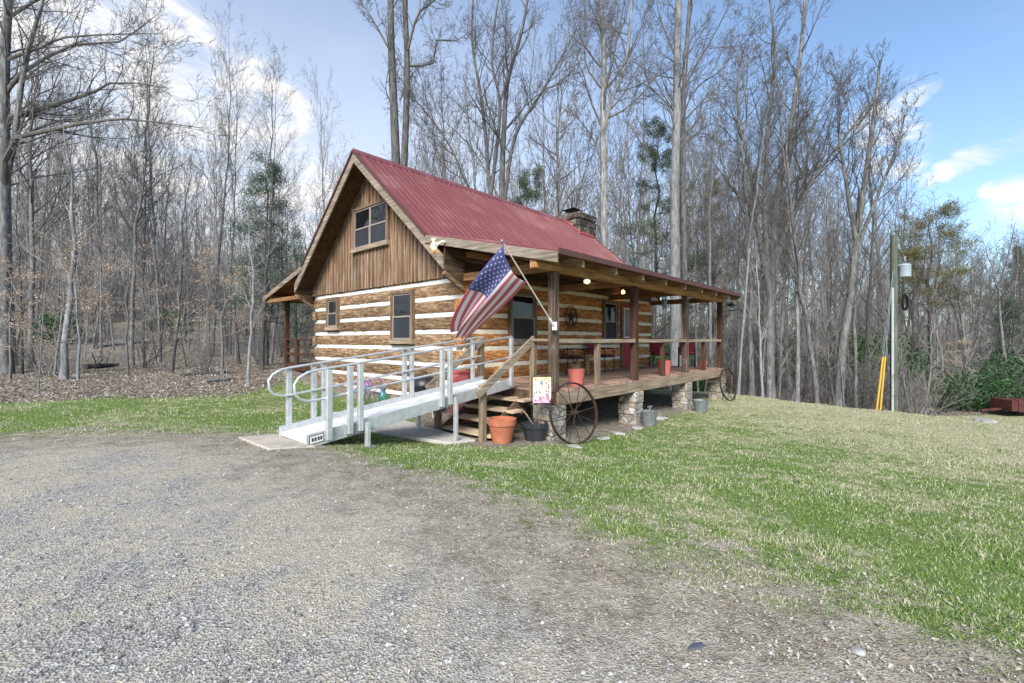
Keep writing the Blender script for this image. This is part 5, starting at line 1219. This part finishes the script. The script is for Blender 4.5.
# rank and file of the woods, each a tree of its own
def sky_y(px): return float(np.interp(px, [-300,-100,0,90,150,190,215,240,265,300,350,380,450,560,700,760,820,850,880,905,918,960,1000,1040,1300], [20,0,10,15,35,80,45,95,85,120,110,60,30,20,10,50,40,95,95,130,198,208,210,220,215]))
keys = ['slim_a', 'slim_b', 'slim_c', 'slim_a', 'mid_c', 'mid_a', 'slim_b', 'darkslim']
def rank(n, x0, x1, y0, y1, group, label, ks, lo, hi, H=20, sx=(.6, .95)):
    for i in range(n):
        px = x0+(x1-x0)*(i+R_.uniform(.1, .9))/n; Y = R_.uniform(y0, y1); x = (px-512)/FPX*Y; z = gz(x, Y)
        top = sky_y(px)+R_.uniform(lo, hi); h = zat(top, Y)-z
        if h < 3: continue
        place(R_.choice(ks), x, Y, h/H, R_.uniform(0, 6.28), label, group, (radians(R_.gauss(0, 2)), radians(R_.gauss(0, 2.5))), R_.uniform(*sx), z)
rank(20, -160, 350, 19, 27, 'bare trees in the nearer wood left of the cabin', 'bare grey tree standing in the leaf-strewn wood left of the cabin', keys, 20, 120, sx=(.5, .8))
rank(34, -200, 360, 27, 44, 'bare trees on the rising slope left of the cabin', 'bare tree farther up the rising wooded slope left of the cabin', keys, 40, 150)
rank(16, 340, 720, 27, 38, 'bare trees behind the cabin', 'bare tree in the wood behind the red roof', keys, 20, 130, sx=(.5, .8))
rank(15, 690, 900, 18.5, 27, 'bare trees beyond the lawn crest', 'bare trunk among the close trees between the porch end and the utility pole', keys, 40, 180, sx=(.5, .75))
rank(16, 700, 920, 28, 42, 'bare trees deep behind the porch end', 'bare tree deep in the wood between porch and utility pole', keys, 70, 180)
rank(46, 900, 1220, 22, 40, 'bare trees right of the utility pole', 'bare tree in the low wood right of the utility pole', keys+['multi_a', 'mid_a', 'mid_b', 'mid_c'], 0, 60, sx=(.9, 1.5))
# saplings
def saps(n, x0, x1, y0, y1, group, label, hmin, hmax, ks=('sap_a', 'sap_b', 'sap_c', 'sap_b')):
    for i in range(n):
        px = x0+(x1-x0)*(i+R_.uniform(.1, .9))/n; Y = R_.uniform(y0, y1); x = (px-512)/FPX*Y
        u = (x-C0X)*UX+(Y-C0Y)*UY; v = -(x-C0X)*UY+(Y-C0Y)*UX
        if -1 < u < 11 and -1 < v < 13: continue
        place(R_.choice(ks), x, Y, R_.uniform(hmin, hmax)/9, R_.uniform(0, 6.28), label, group, (radians(R_.gauss(0, 5)), radians(R_.gauss(0, 5))), R_.uniform(.8, 1.3))
saps(40, -120, 300, 13, 28, 'saplings in the wood on the left', 'thin leafless sapling in the wood left of the lawn', 3.5, 8)
saps(14, 300, 720, 22, 30, 'saplings behind the cabin', 'thin leafless sapling in the wood behind the cabin', 5, 9)
saps(26, 700, 915, 17.5, 24, 'saplings at the lawn crest', 'thin leafless sapling at the wood edge between porch and pole', 3, 7)
saps(20, 905, 1120, 19.5, 27, 'saplings right of the pole', 'thin leafless sapling in the thicket right of the pole', 2.5, 5.5)
# evergreens
def ever(name, seed, px, Y, topy, label, mat, scale_xy=1, **kw):
    x = (px-512)/FPX*Y; z = gz(x, Y); H = zat(topy, Y)-z; a, b, l = pine(seed, H=H, **kw)
    e = mk(name, [('trunk', a, M['bark_dark']), ('branch', b, M['twig']), ('needles', l, M[mat])], label); e.location = (x, Y, z-.05); e.rotation_euler.z = seed; return e
ever('hemlock_tree', 201, 266, 17.5, 158, 'dark green hemlock beside the cabin eave on the left', 'hemlock', fb=.2, nb=60, spread=.27, k=20, size=.08, dens=6, droop=-.07, r=.1)
ever('hemlock_tree', 202, 296, 21, 225, 'smaller hemlock close behind the left porch eave', 'hemlock', fb=.2, nb=40, spread=.2, k=12, size=.07, dens=5, droop=-.05, r=.08)
ever('pine_tree', 203, 527, 27, 172, 'short green pine crown showing above the middle of the red roof', 'needles', fb=.45, nb=50, spread=.36, k=22, size=.1, r=.14)
ever('pine_tree', 204, 655, 27, 118, 'tall thin green pine left of the thick pale tree', 'needles', fb=.2, nb=70, spread=.27, k=20, size=.11, r=.15)
ever('pine_tree', 205, 712, 34, 175, 'soft green pine behind the far end of the porch roof', 'needles', fb=.2, nb=70, spread=.2, k=15, size=.11, r=.15)
ever('pine_tree', 206, 930, 27, 212, 'pine with a yellowish crown right of the utility pole', 'needles_y', fb=.45, nb=60, spread=.3, k=18, size=.10, r=.16, shape=.7)
ever('pine_tree', 207, 775, 40, 190, 'grey green pine deep behind the broad tree', 'needles', fb=.2, nb=70, spread=.2, k=12, size=.13, r=.15)
ever('hemlock_tree', 208, 1014, 25, 300, 'dark evergreen rising above the green bushes at the right edge', 'hemlock', fb=.02, nb=80, spread=.42, k=15, size=.08, dens=6, r=.12)
ever('pine_tree', 209, 1020, 44, 245, 'pale green distant pine at the right edge of the wood', 'needles', fb=.2, nb=60, spread=.25, k=12, size=.14, r=.15)
# green bushes
for k in range(3):
    a, b = bushy(301+k, 9+k, 1.5, 1.9, 4200); proto('rho%d' % k, 'rhododendron_bush', [('stem', a, M['bark_dark']), ('leaves', b, M['rhodo'])], 'bush')
for i, (px, Y, s, lab) in enumerate(((968, 21, .85, 'dark green rounded bush at the left of the evergreen clump on the right'), (990, 20.5, .75, 'dark green bush in the middle of the clump behind the boulder'), (1016, 21, 1.0, 'glossy green bush directly behind the red trailer'), (1040, 23, 1.2, 'green bush at the very right edge behind the trailer'), (1000, 24, 1.1, 'tall green bush at the back of the clump on the right'))):
    place('rho%d' % (i % 3), (px-512)/FPX*Y, Y, s, None, lab)
for i in range(7):
    px = R_.uniform(735, 900); Y = R_.uniform(26, 36); place('rho%d' % (i % 3), (px-512)/FPX*Y, Y, R_.uniform(.9, 1.8), None, 'dark green evergreen bush in the shade of the trees right of the porch', 'evergreen bushes under the trees right of the porch')
for i in range(5):
    px = R_.uniform(640, 725); Y = R_.uniform(22, 30); place('rho%d' % (i % 3), (px-512)/FPX*Y, Y, R_.uniform(.8, 1.6), None, 'green bush glimpsed under the far end of the porch roof', 'green bushes glimpsed through the porch')
for px, Y, s, lab in ((55, 24, .8, 'small dark green bush among the trunks at far left'), (170, 30, .7, 'small dark green bush low on the slope in the left wood'), (178, 27, .5, 'little evergreen bush beside the one low on the left slope')): place('rho1', (px-512)/FPX*Y, Y, s, None, lab)
# beeches that keep their dry leaves
def beech(seed, px, Y, h, label, leafk=3, w=.45):
    rng = np.random.default_rng(seed); z = np.linspace(0, 1, 8); P = np.stack([rng.normal(0, .02*h, 8)*z, rng.normal(0, .02*h, 8)*z, z*h], 1)[None]; R = (.045*(1-.9*z))[None]
    s = kids(rng, P, R, 20, .25, .97, 1.35, w, .4, Lp=np.array([h])); P1, R1 = grow(rng, *s, 8, .08, .02, .2); s2 = kids(rng, P1, R1, 7, .2, 1, .7, .35, .5, flat=.85, Lp=s[2]); P2, R2 = grow(rng, *s2, 5, .1, -.01, .3)
    lv = leaves(rng, P2[:, 1:].reshape(-1, 3), leafk+2, .05, .026, .5)
    x = (px-512)/FPX*Y; e = mk('beech_sapling', [('trunk', tubes(P, R, 6), M['bark_pale']), ('branch', cat([tubes(P1, R1, 4), tubes(P2, R2, 3)]), M['twig_pale']), ('dry_leaves', lv, M['beech'])], label); e.location = (x, Y, gz(x, Y)-.03)
beech(401, 78, 13.5, 4.2, 'beech sapling holding rusty dry leaves in the left wood', 2); beech(402, 128, 15, 4.4, 'beech sapling with tan leaves right of the rusty one', 2)
beech(403, 222, 14.5, 4.0, 'beech sapling with pale tan layered leaves left of the thin birch', 3, .5); beech(404, 955, 22, 3.4, 'small beech with orange-brown leaves left of the green bushes', 3, .3)
beech(405, 10, 14, 3.6, 'beech sapling with dry leaves beside the large old tree', 2)
# bare undergrowth: leafless shrubs
for k in range(3):
    proto('shr%d' % k, 'leafless_shrub', [('twigs', shrub(501+k, 10+2*k, 2.2), M['twig_pale' if k == 1 else 'twig'])], 'shrub')
def shrubs(n, x0, x1, y0, y1, smin, smax, group, label):
    for i in range(n):
        px = x0+(x1-x0)*(i+R_.uniform(.0, 1))/n; Y = R_.uniform(y0, y1); x = (px-512)/FPX*Y
        u = (x-C0X)*UX+(Y-C0Y)*UY; v = -(x-C0X)*UY+(Y-C0Y)*UX
        if -1 < u < 11 and -1 < v < 13: continue
        place('shr%d' % R_.randrange(3), x, Y, R_.uniform(smin, smax), None, label, group)
shrubs(30, -100, 310, 14, 30, .35, 1.2, 'leafless shrubs in the left wood', 'leafless twiggy shrub under the trees left of the cabin')
shrubs(30, 715, 915, 18, 25, .6, 1.5, 'leafless shrubs beyond the lawn crest', 'leafless twiggy shrub at the wood edge between porch and pole')
shrubs(34, 905, 1100, 19, 25, .6, 1.5, 'leafless shrubs right of the pole', 'leafless twiggy shrub in the thicket right of the utility pole')
# far wood as one mass
def farwood(name, n, x0, x1, y0, y1, seeds, levels=3):
    rng = random.Random(9); tm = [bare(seed=s, H=17, r=.085, fb=.12, nb=20, spread=.26, ang=.8, c=(5,4,2), trop=.16, levels=3, twig_r=.02) for s in seeds]; parts = [[], []]
    tmv = [cat(t_) for t_ in tm]
    for i in range(n):
        px = rng.uniform(x0, x1); Y = rng.uniform(y0, y1); x = (px-512)/FPX*Y; z = gz(x, Y); top = sky_y(px)+rng.uniform(70, 190)*(1 if px < 900 else .35); h = max(7, min(30, zat(top, Y)-z)); s = h/17; a = rng.uniform(0, 6.28); w_ = s*rng.uniform(.7, 1.1)
        V, F = tmv[i % len(tmv)]; Rm = np.array([[cos(a)*w_, -sin(a)*w_, 0], [sin(a)*w_, cos(a)*w_, 0], [0, 0, s]]); parts[0].append((V@Rm.T+np.array([x, Y, z-.1]), F))
    for i in range(90):      # wood continued unseen behind the viewer, added for the panes to reflect
        a0_ = rng.uniform(pi, 2*pi); d_ = rng.uniform(28, 60); x = cos(a0_)*d_; y = sin(a0_)*d_; z = gz(x, y); s = rng.uniform(.5, .8); V, F = tmv[i % len(tmv)]; parts[0].append((V*s+np.array([x, y, z-.1]), F))
    V, F = cat(parts[0]); tag(link(name, mesh_np(name, V, F, M['twig_far'])), 'distant leafless wood on the hillside behind everything', None, None, 'stuff')
M['twig_far'] = nmat('distant_twigs', [(.3,(.14,.13,.12)),(.7,(.27,.25,.235))], nscale=.8, rough=.9, bstr=0)
farwood('distant_woods', 760, -350, 1350, 42, 110, (601, 602, 603, 604))
for k in ('far_a', 'far_b', 'far_c'):
    if k not in used:
        px = {'far_a': 100, 'far_b': 480, 'far_c': 880}[k]; single(k, px, 36, sky_y(px)+40, {'far_a': 'thin bare tree high on the slope among the left wood', 'far_b': 'thin bare tree showing far behind the roof slope', 'far_c': 'thin bare tree far behind the guy wires'}[k], H=18)
# brush on the forest floor at the back
rng = np.random.default_rng(77); parts = []
sh3 = [shrub(511+k, 9, 2.0, (5, 3)) for k in range(3)]
for i in range(520):
    px = rng.uniform(-300, 1300); Y = rng.uniform(26, 75); x = (px-512)/FPX*Y; a = rng.uniform(0, 6.28); s = rng.uniform(.7, 1.9); V, F = sh3[i % 3]
    Rm = np.array([[cos(a), -sin(a), 0], [sin(a), cos(a), 0], [0, 0, 1]])*s; parts.append((V@Rm.T+np.array([x, Y, gz(x, Y)-.03]), F))
for i in range(900):
    px = rng.uniform(-300, 1300); Y = rng.uniform(30, 95); x = (px-512)/FPX*Y; a = rng.uniform(0, 6.28); s = rng.uniform(2.2, 4.8)*(1 if px < 900 else .7); V, F = sh3[i % 3]
    Rm = np.array([[cos(a)*.8, -sin(a)*.8, 0], [sin(a)*.8, cos(a)*.8, 0], [0, 0, 1]])*s; parts.append((V@Rm.T+np.array([x, Y, gz(x, Y)-.03]), F))
V, F = cat(parts); tag(link('undergrowth', mesh_np('undergrowth', V, F, M['twig_far'])), 'leafless brush under the far trees', None, None, 'stuff')
# fallen logs and branches
def fallen(px0, px1, Y, r, label, dy=.5, mat='bark'):
    a = at(px0, Y); b = at(px1, Y+dy); m = at((px0+px1)/2, Y+dy/2); pts = [sub((p[0], p[1], p[2]+r*.8), a) for p in (a, m, b)]
    e = empty('fallen_log', a, 0, label, 'log'); mb = MB(); mb.tube(pts, [r, r*.85, r*.6], 8); mb.build('trunk', M[mat], e, smooth=True)
    mb = MB(); rg = random.Random(int(px0))
    for k in range(5):
        t_ = rg.uniform(.2, .9); p = tuple(pts[0][i]*(1-t_)+pts[2][i]*t_ for i in range(3)); mb.tube([p, add(p, (rg.uniform(-.4,.4), rg.uniform(-.4,.4), rg.uniform(.1,.6)))], r*.18, 5)
    mb.build('branch', M[mat], e)
fallen(85, 118, 17, .11, 'fallen log lying among the trunks in the left wood', 1.2, 'bark_dark'); fallen(180, 236, 14, .06, 'thin fallen trunk on the leaves left of the thin birch', .8, 'bark_dark')
fallen(100, 150, 24, .09, 'pale fallen log up the slope in the left wood', 2, 'bark_pale'); fallen(205, 232, 12.4, .07, 'mossy fallen log near the lawn edge on the left', .6); fallen(930, 962, 20, .07, 'fallen log in the thicket right of the pole', 1, 'bark_dark')
# flowers and tufts in the bed by the gable wall
def clump(name, px, Y, n, h, mat, label, flower=None):
    x, y, z = at(px, Y); rng = np.random.default_rng(int(px)); S = np.zeros((n, 3)); S[:, :2] = rng.normal(0, .09, (n, 2)); Dr = rng.normal(0, .3, (n, 3)); Dr[:, 2] = 1; P, R = grow(rng, S, Dr, h*rng.uniform(.6, 1.1, n), np.full(n, .009), 5, .06, -.06, .3)
    e = mk(name, [('leaves', tubes(P, R, 3), M[mat])], label, None, 'plant'); e.location = (x, y, z)
    if flower: V, F = leaves(rng, P[:, -1], 26, .05, .022, .7); link('blossom', mesh_np('blossom', V, F, M[flower]), e)
clump('flowering_plant', 366, 10.0, 22, .62, 'tuft', 'lilac flowering plant in the bed by the gable wall', 'lilac')
clump('leafy_plant', 380, 9.6, 60, .34, 'tuft', 'tuft of green daffodil leaves in the bed behind the ramp')
clump('leafy_plant', 322, 9.0, 40, .25, 'tuft', 'low green leaf tuft at the left end of the flower bed')
x, y, z = at(383, 10.3); e = empty('teal_pot', (x, y, z), 0, 'small teal garden ornament beside the lilac flowers', 'ornament'); MB().lathe([(.06,0),(.10,.1),(.11,.24),(.05,.34),(.07,.42),(.03,.5),(.005,.52)], 14).build('body', flat('teal_glaze', (.05,.2,.18), .3), e, smooth=True)

# ------------------------------------------------------------------ ground cover in detail
def pts_in(n, xr, yr, rng): return rng.uniform(*xr, n), rng.uniform(*yr, n)
rng = np.random.default_rng(5)
def view_pts(n, y0, y1, pw=1.0, px=(-120, 1150)):
    """points in plan, denser towards the photograph's side of the lawn"""
    Y = y0*(y1/y0)**rng.uniform(0, 1, n) if pw == 1 else rng.uniform(y0, y1, n)
    X = (rng.uniform(px[0], px[1], n)-512)/FPX*Y; return X, Y
def incabin(x, y, m=0):
    u = (x-C0X)*UX+(y-C0Y)*UY; v = -(x-C0X)*UY+(y-C0Y)*UX; return (u > -.1-m) & (u < 9.2+m) & (v > .1-m) & (v < 12+m)
# grass blades
N = 460000; X, Y = view_pts(N, 1.5, 19)
g = sdf(GRAVEL, X, Y); l = sdf(LAWN, X, Y); bz = sdf(BARE, X, Y)
cl_ = .5+.5*np.sin(X*1.7+np.sin(Y*1.3)*2)*np.cos(Y*2.1+X*.6)
clump_ = .5+.5*np.sin(X*7+3*np.sin(Y*5))*np.sin(Y*8+2*np.sin(X*6))
keep = (l > -.25) & (bz < .05+.35*clump_-.2) & ~incabin(X, Y) & (g < -.45+.6*clump_*cl_+.35*rng.uniform(0, 1, N)**3) & (rng.uniform(0, 1, N) < .35+.65*clump_)
X, Y, g = X[keep], Y[keep], g[keep]; Z = gza(X, Y); n = len(X)
hgt = (.008+.018*rng.uniform(0, 1, n)**1.5)*(1+.8*(np.abs(np.sin(X*2.3)*np.cos(Y*1.9)) > .8))*np.clip(1+g*-.15, .7, 1.3); wd = .0013+.0007*Y
a = rng.uniform(0, 6.28, n); ln = rng.normal(0, .5, (n, 2))*hgt[:, None]
V = np.empty((n, 3, 3)); V[:, 0] = np.stack([X-wd*np.cos(a), Y-wd*np.sin(a), Z-.004], 1); V[:, 1] = np.stack([X+wd*np.cos(a), Y+wd*np.sin(a), Z-.004], 1); V[:, 2] = np.stack([X+ln[:, 0], Y+ln[:, 1], Z+hgt], 1)
def grassmat():
    m, t = newmat('grass_blades'); co = t.coord('Object'); gq = t.n('ShaderNodeNewGeometry'); sx = t.n('ShaderNodeSeparateXYZ', {0: co})
    n1 = t.noise(co, .9, 5, .65); n2 = t.noise(co, 5, 5, .7)
    dry = t.sstep(t.math('ADD', (sx, 0), t.math('MULTIPLY', (sx, 1), .25)), 3.0, 14.0)
    f = t.math('ADD', t.math('ADD', t.math('MULTIPLY', n1, .5), t.math('MULTIPLY', n2, .5)), t.math('MULTIPLY', dry, .20))
    f = t.math('ADD', f, t.math('MULTIPLY', t.math('SUBTRACT', (gq, 'Random Per Island'), .5), .28))
    col = t.mix(t.sstep(f, .48, .65), t.ramp((gq, 'Random Per Island'), [(0,(.11,.18,.035)),(.6,(.25,.37,.085)),(1,(.44,.55,.19))]), t.ramp((gq, 'Random Per Island'), [(0,(.3,.27,.15)),(.6,(.56,.53,.33)),(1,(.8,.77,.57))]))
    b = t.n('ShaderNodeBsdfPrincipled', {'Base Color': col, 'Roughness': .7, 'Specular IOR Level': .2, 'Normal': (t.n('ShaderNodeVectorMath', {0: (gq, 'Normal'), 1: (0, 0, 2.0)}, operation='ADD'), 0)})
    q = t.n('ShaderNodeBsdfTranslucent', {'Color': col}); mx = t.n('ShaderNodeMixShader', {0: .3, 1: (b, 0), 2: (q, 0)}); t.n('ShaderNodeOutputMaterial', {'Surface': (mx, 0)}); return m
tag(link('grass', mesh_np('grass', V.reshape(-1, 3), np.arange(n*3).reshape(-1, 3), grassmat())), 'short green and straw-coloured grass of the lawn', None, None, 'stuff')
# pebbles
N = 60000; X, Y = view_pts(N, 1.55, 8); g = sdf(GRAVEL, X, Y); k = (g > -.35*rng.uniform(0, 1, N)) & (rng.uniform(0, 1, N) < np.clip(.25+g*.5, .12, 1)); X, Y = X[k], Y[k]; n = len(X)
Z = gza(X, Y); s = rng.uniform(.0025, .006, n)*(1+1.2*(rng.uniform(0, 1, n) > .96))*(1+.06*Y); oc = np.array([(1,0,0),(0,1,0),(-1,0,0),(0,-1,0),(0,0,.7),(0,0,-.7)])
J = 1+rng.uniform(-.35, .35, (n, 6, 3)); a = rng.uniform(0, 6.28, n); ca, sa = np.cos(a), np.sin(a); B = oc[None]*J*s[:, None, None]
V = np.stack([B[..., 0]*ca[:, None]-B[..., 1]*sa[:, None]+X[:, None], B[..., 0]*sa[:, None]+B[..., 1]*ca[:, None]+Y[:, None], B[..., 2]+Z[:, None]+s[:, None]*.25], -1).reshape(-1, 3)
of = np.array([(0,1,4),(1,2,4),(2,3,4),(3,0,4),(1,0,5),(2,1,5),(3,2,5),(0,3,5)]); F = (of[None]+np.arange(n)[:, None, None]*6).reshape(-1, 3)
M['pebble'] = leafmat('gravel_chip', [(.15,(.12,.12,.12)),(.4,(.24,.235,.228)),(.6,(.35,.34,.315)),(.8,(.44,.43,.42)),(1,(.56,.55,.54))], .85, 0)
tag(link('gravel', mesh_np('gravel', V, F, M['pebble'])), 'loose grey gravel chips of the driveway', None, None, 'stuff')
# leaves
def litter(name, X, Y, size, lab, lift=.012):
    n = len(X); Z = gza(X, Y); a = rng.uniform(0, 6.28, n); s = size*rng.uniform(.5, 1.3, n); t_ = rng.normal(0, .45, (n, 2)); V = np.empty((n, 4, 3))
    for i, (p, q) in enumerate(((-1,0),(0,.55),(1,0),(0,-.55))):
        dx = (p*np.cos(a)-q*np.sin(a))*s; dy = (p*np.sin(a)+q*np.cos(a))*s; V[:, i] = np.stack([X+dx, Y+dy, Z+lift+t_[:, 0]*dx+t_[:, 1]*dy+(.3*s if i % 2 else 0)], 1)
    tag(link(name, mesh_np(name, V.reshape(-1, 3), np.arange(n*4).reshape(-1, 4), M['litter'])), lab, None, None, 'stuff')
X, Y = view_pts(120000, 8.5, 34); l = sdf(LAWN, X, Y); g = sdf(GRAVEL, X, Y); k = (l < .15) & (g < 0) & ~incabin(X, Y); XA, YA = X[k], Y[k]
litter('leaf_litter', XA, YA, .03, 'fallen brown leaves covering the forest floor')
X, Y = view_pts(60000, 1.6, 16); g = sdf(GRAVEL, X, Y); bz = sdf(BARE, X, Y); r_ = rng.uniform(0, 1, len(X))
k = ((np.abs(g+.25) < .65) & (r_ < .4)) | ((bz > -.35) & (r_ < .6) & (Y < 16)) | ((r_ < .05) & (g < 0)) | ((g > 0) & (g < 2.5) & (r_ < .03)); k &= ~incabin(X, Y, -.5)
litter('fallen_leaves', X[k], Y[k], .011, 'scattered dead leaves and bits along the gravel edge and porch', .008)
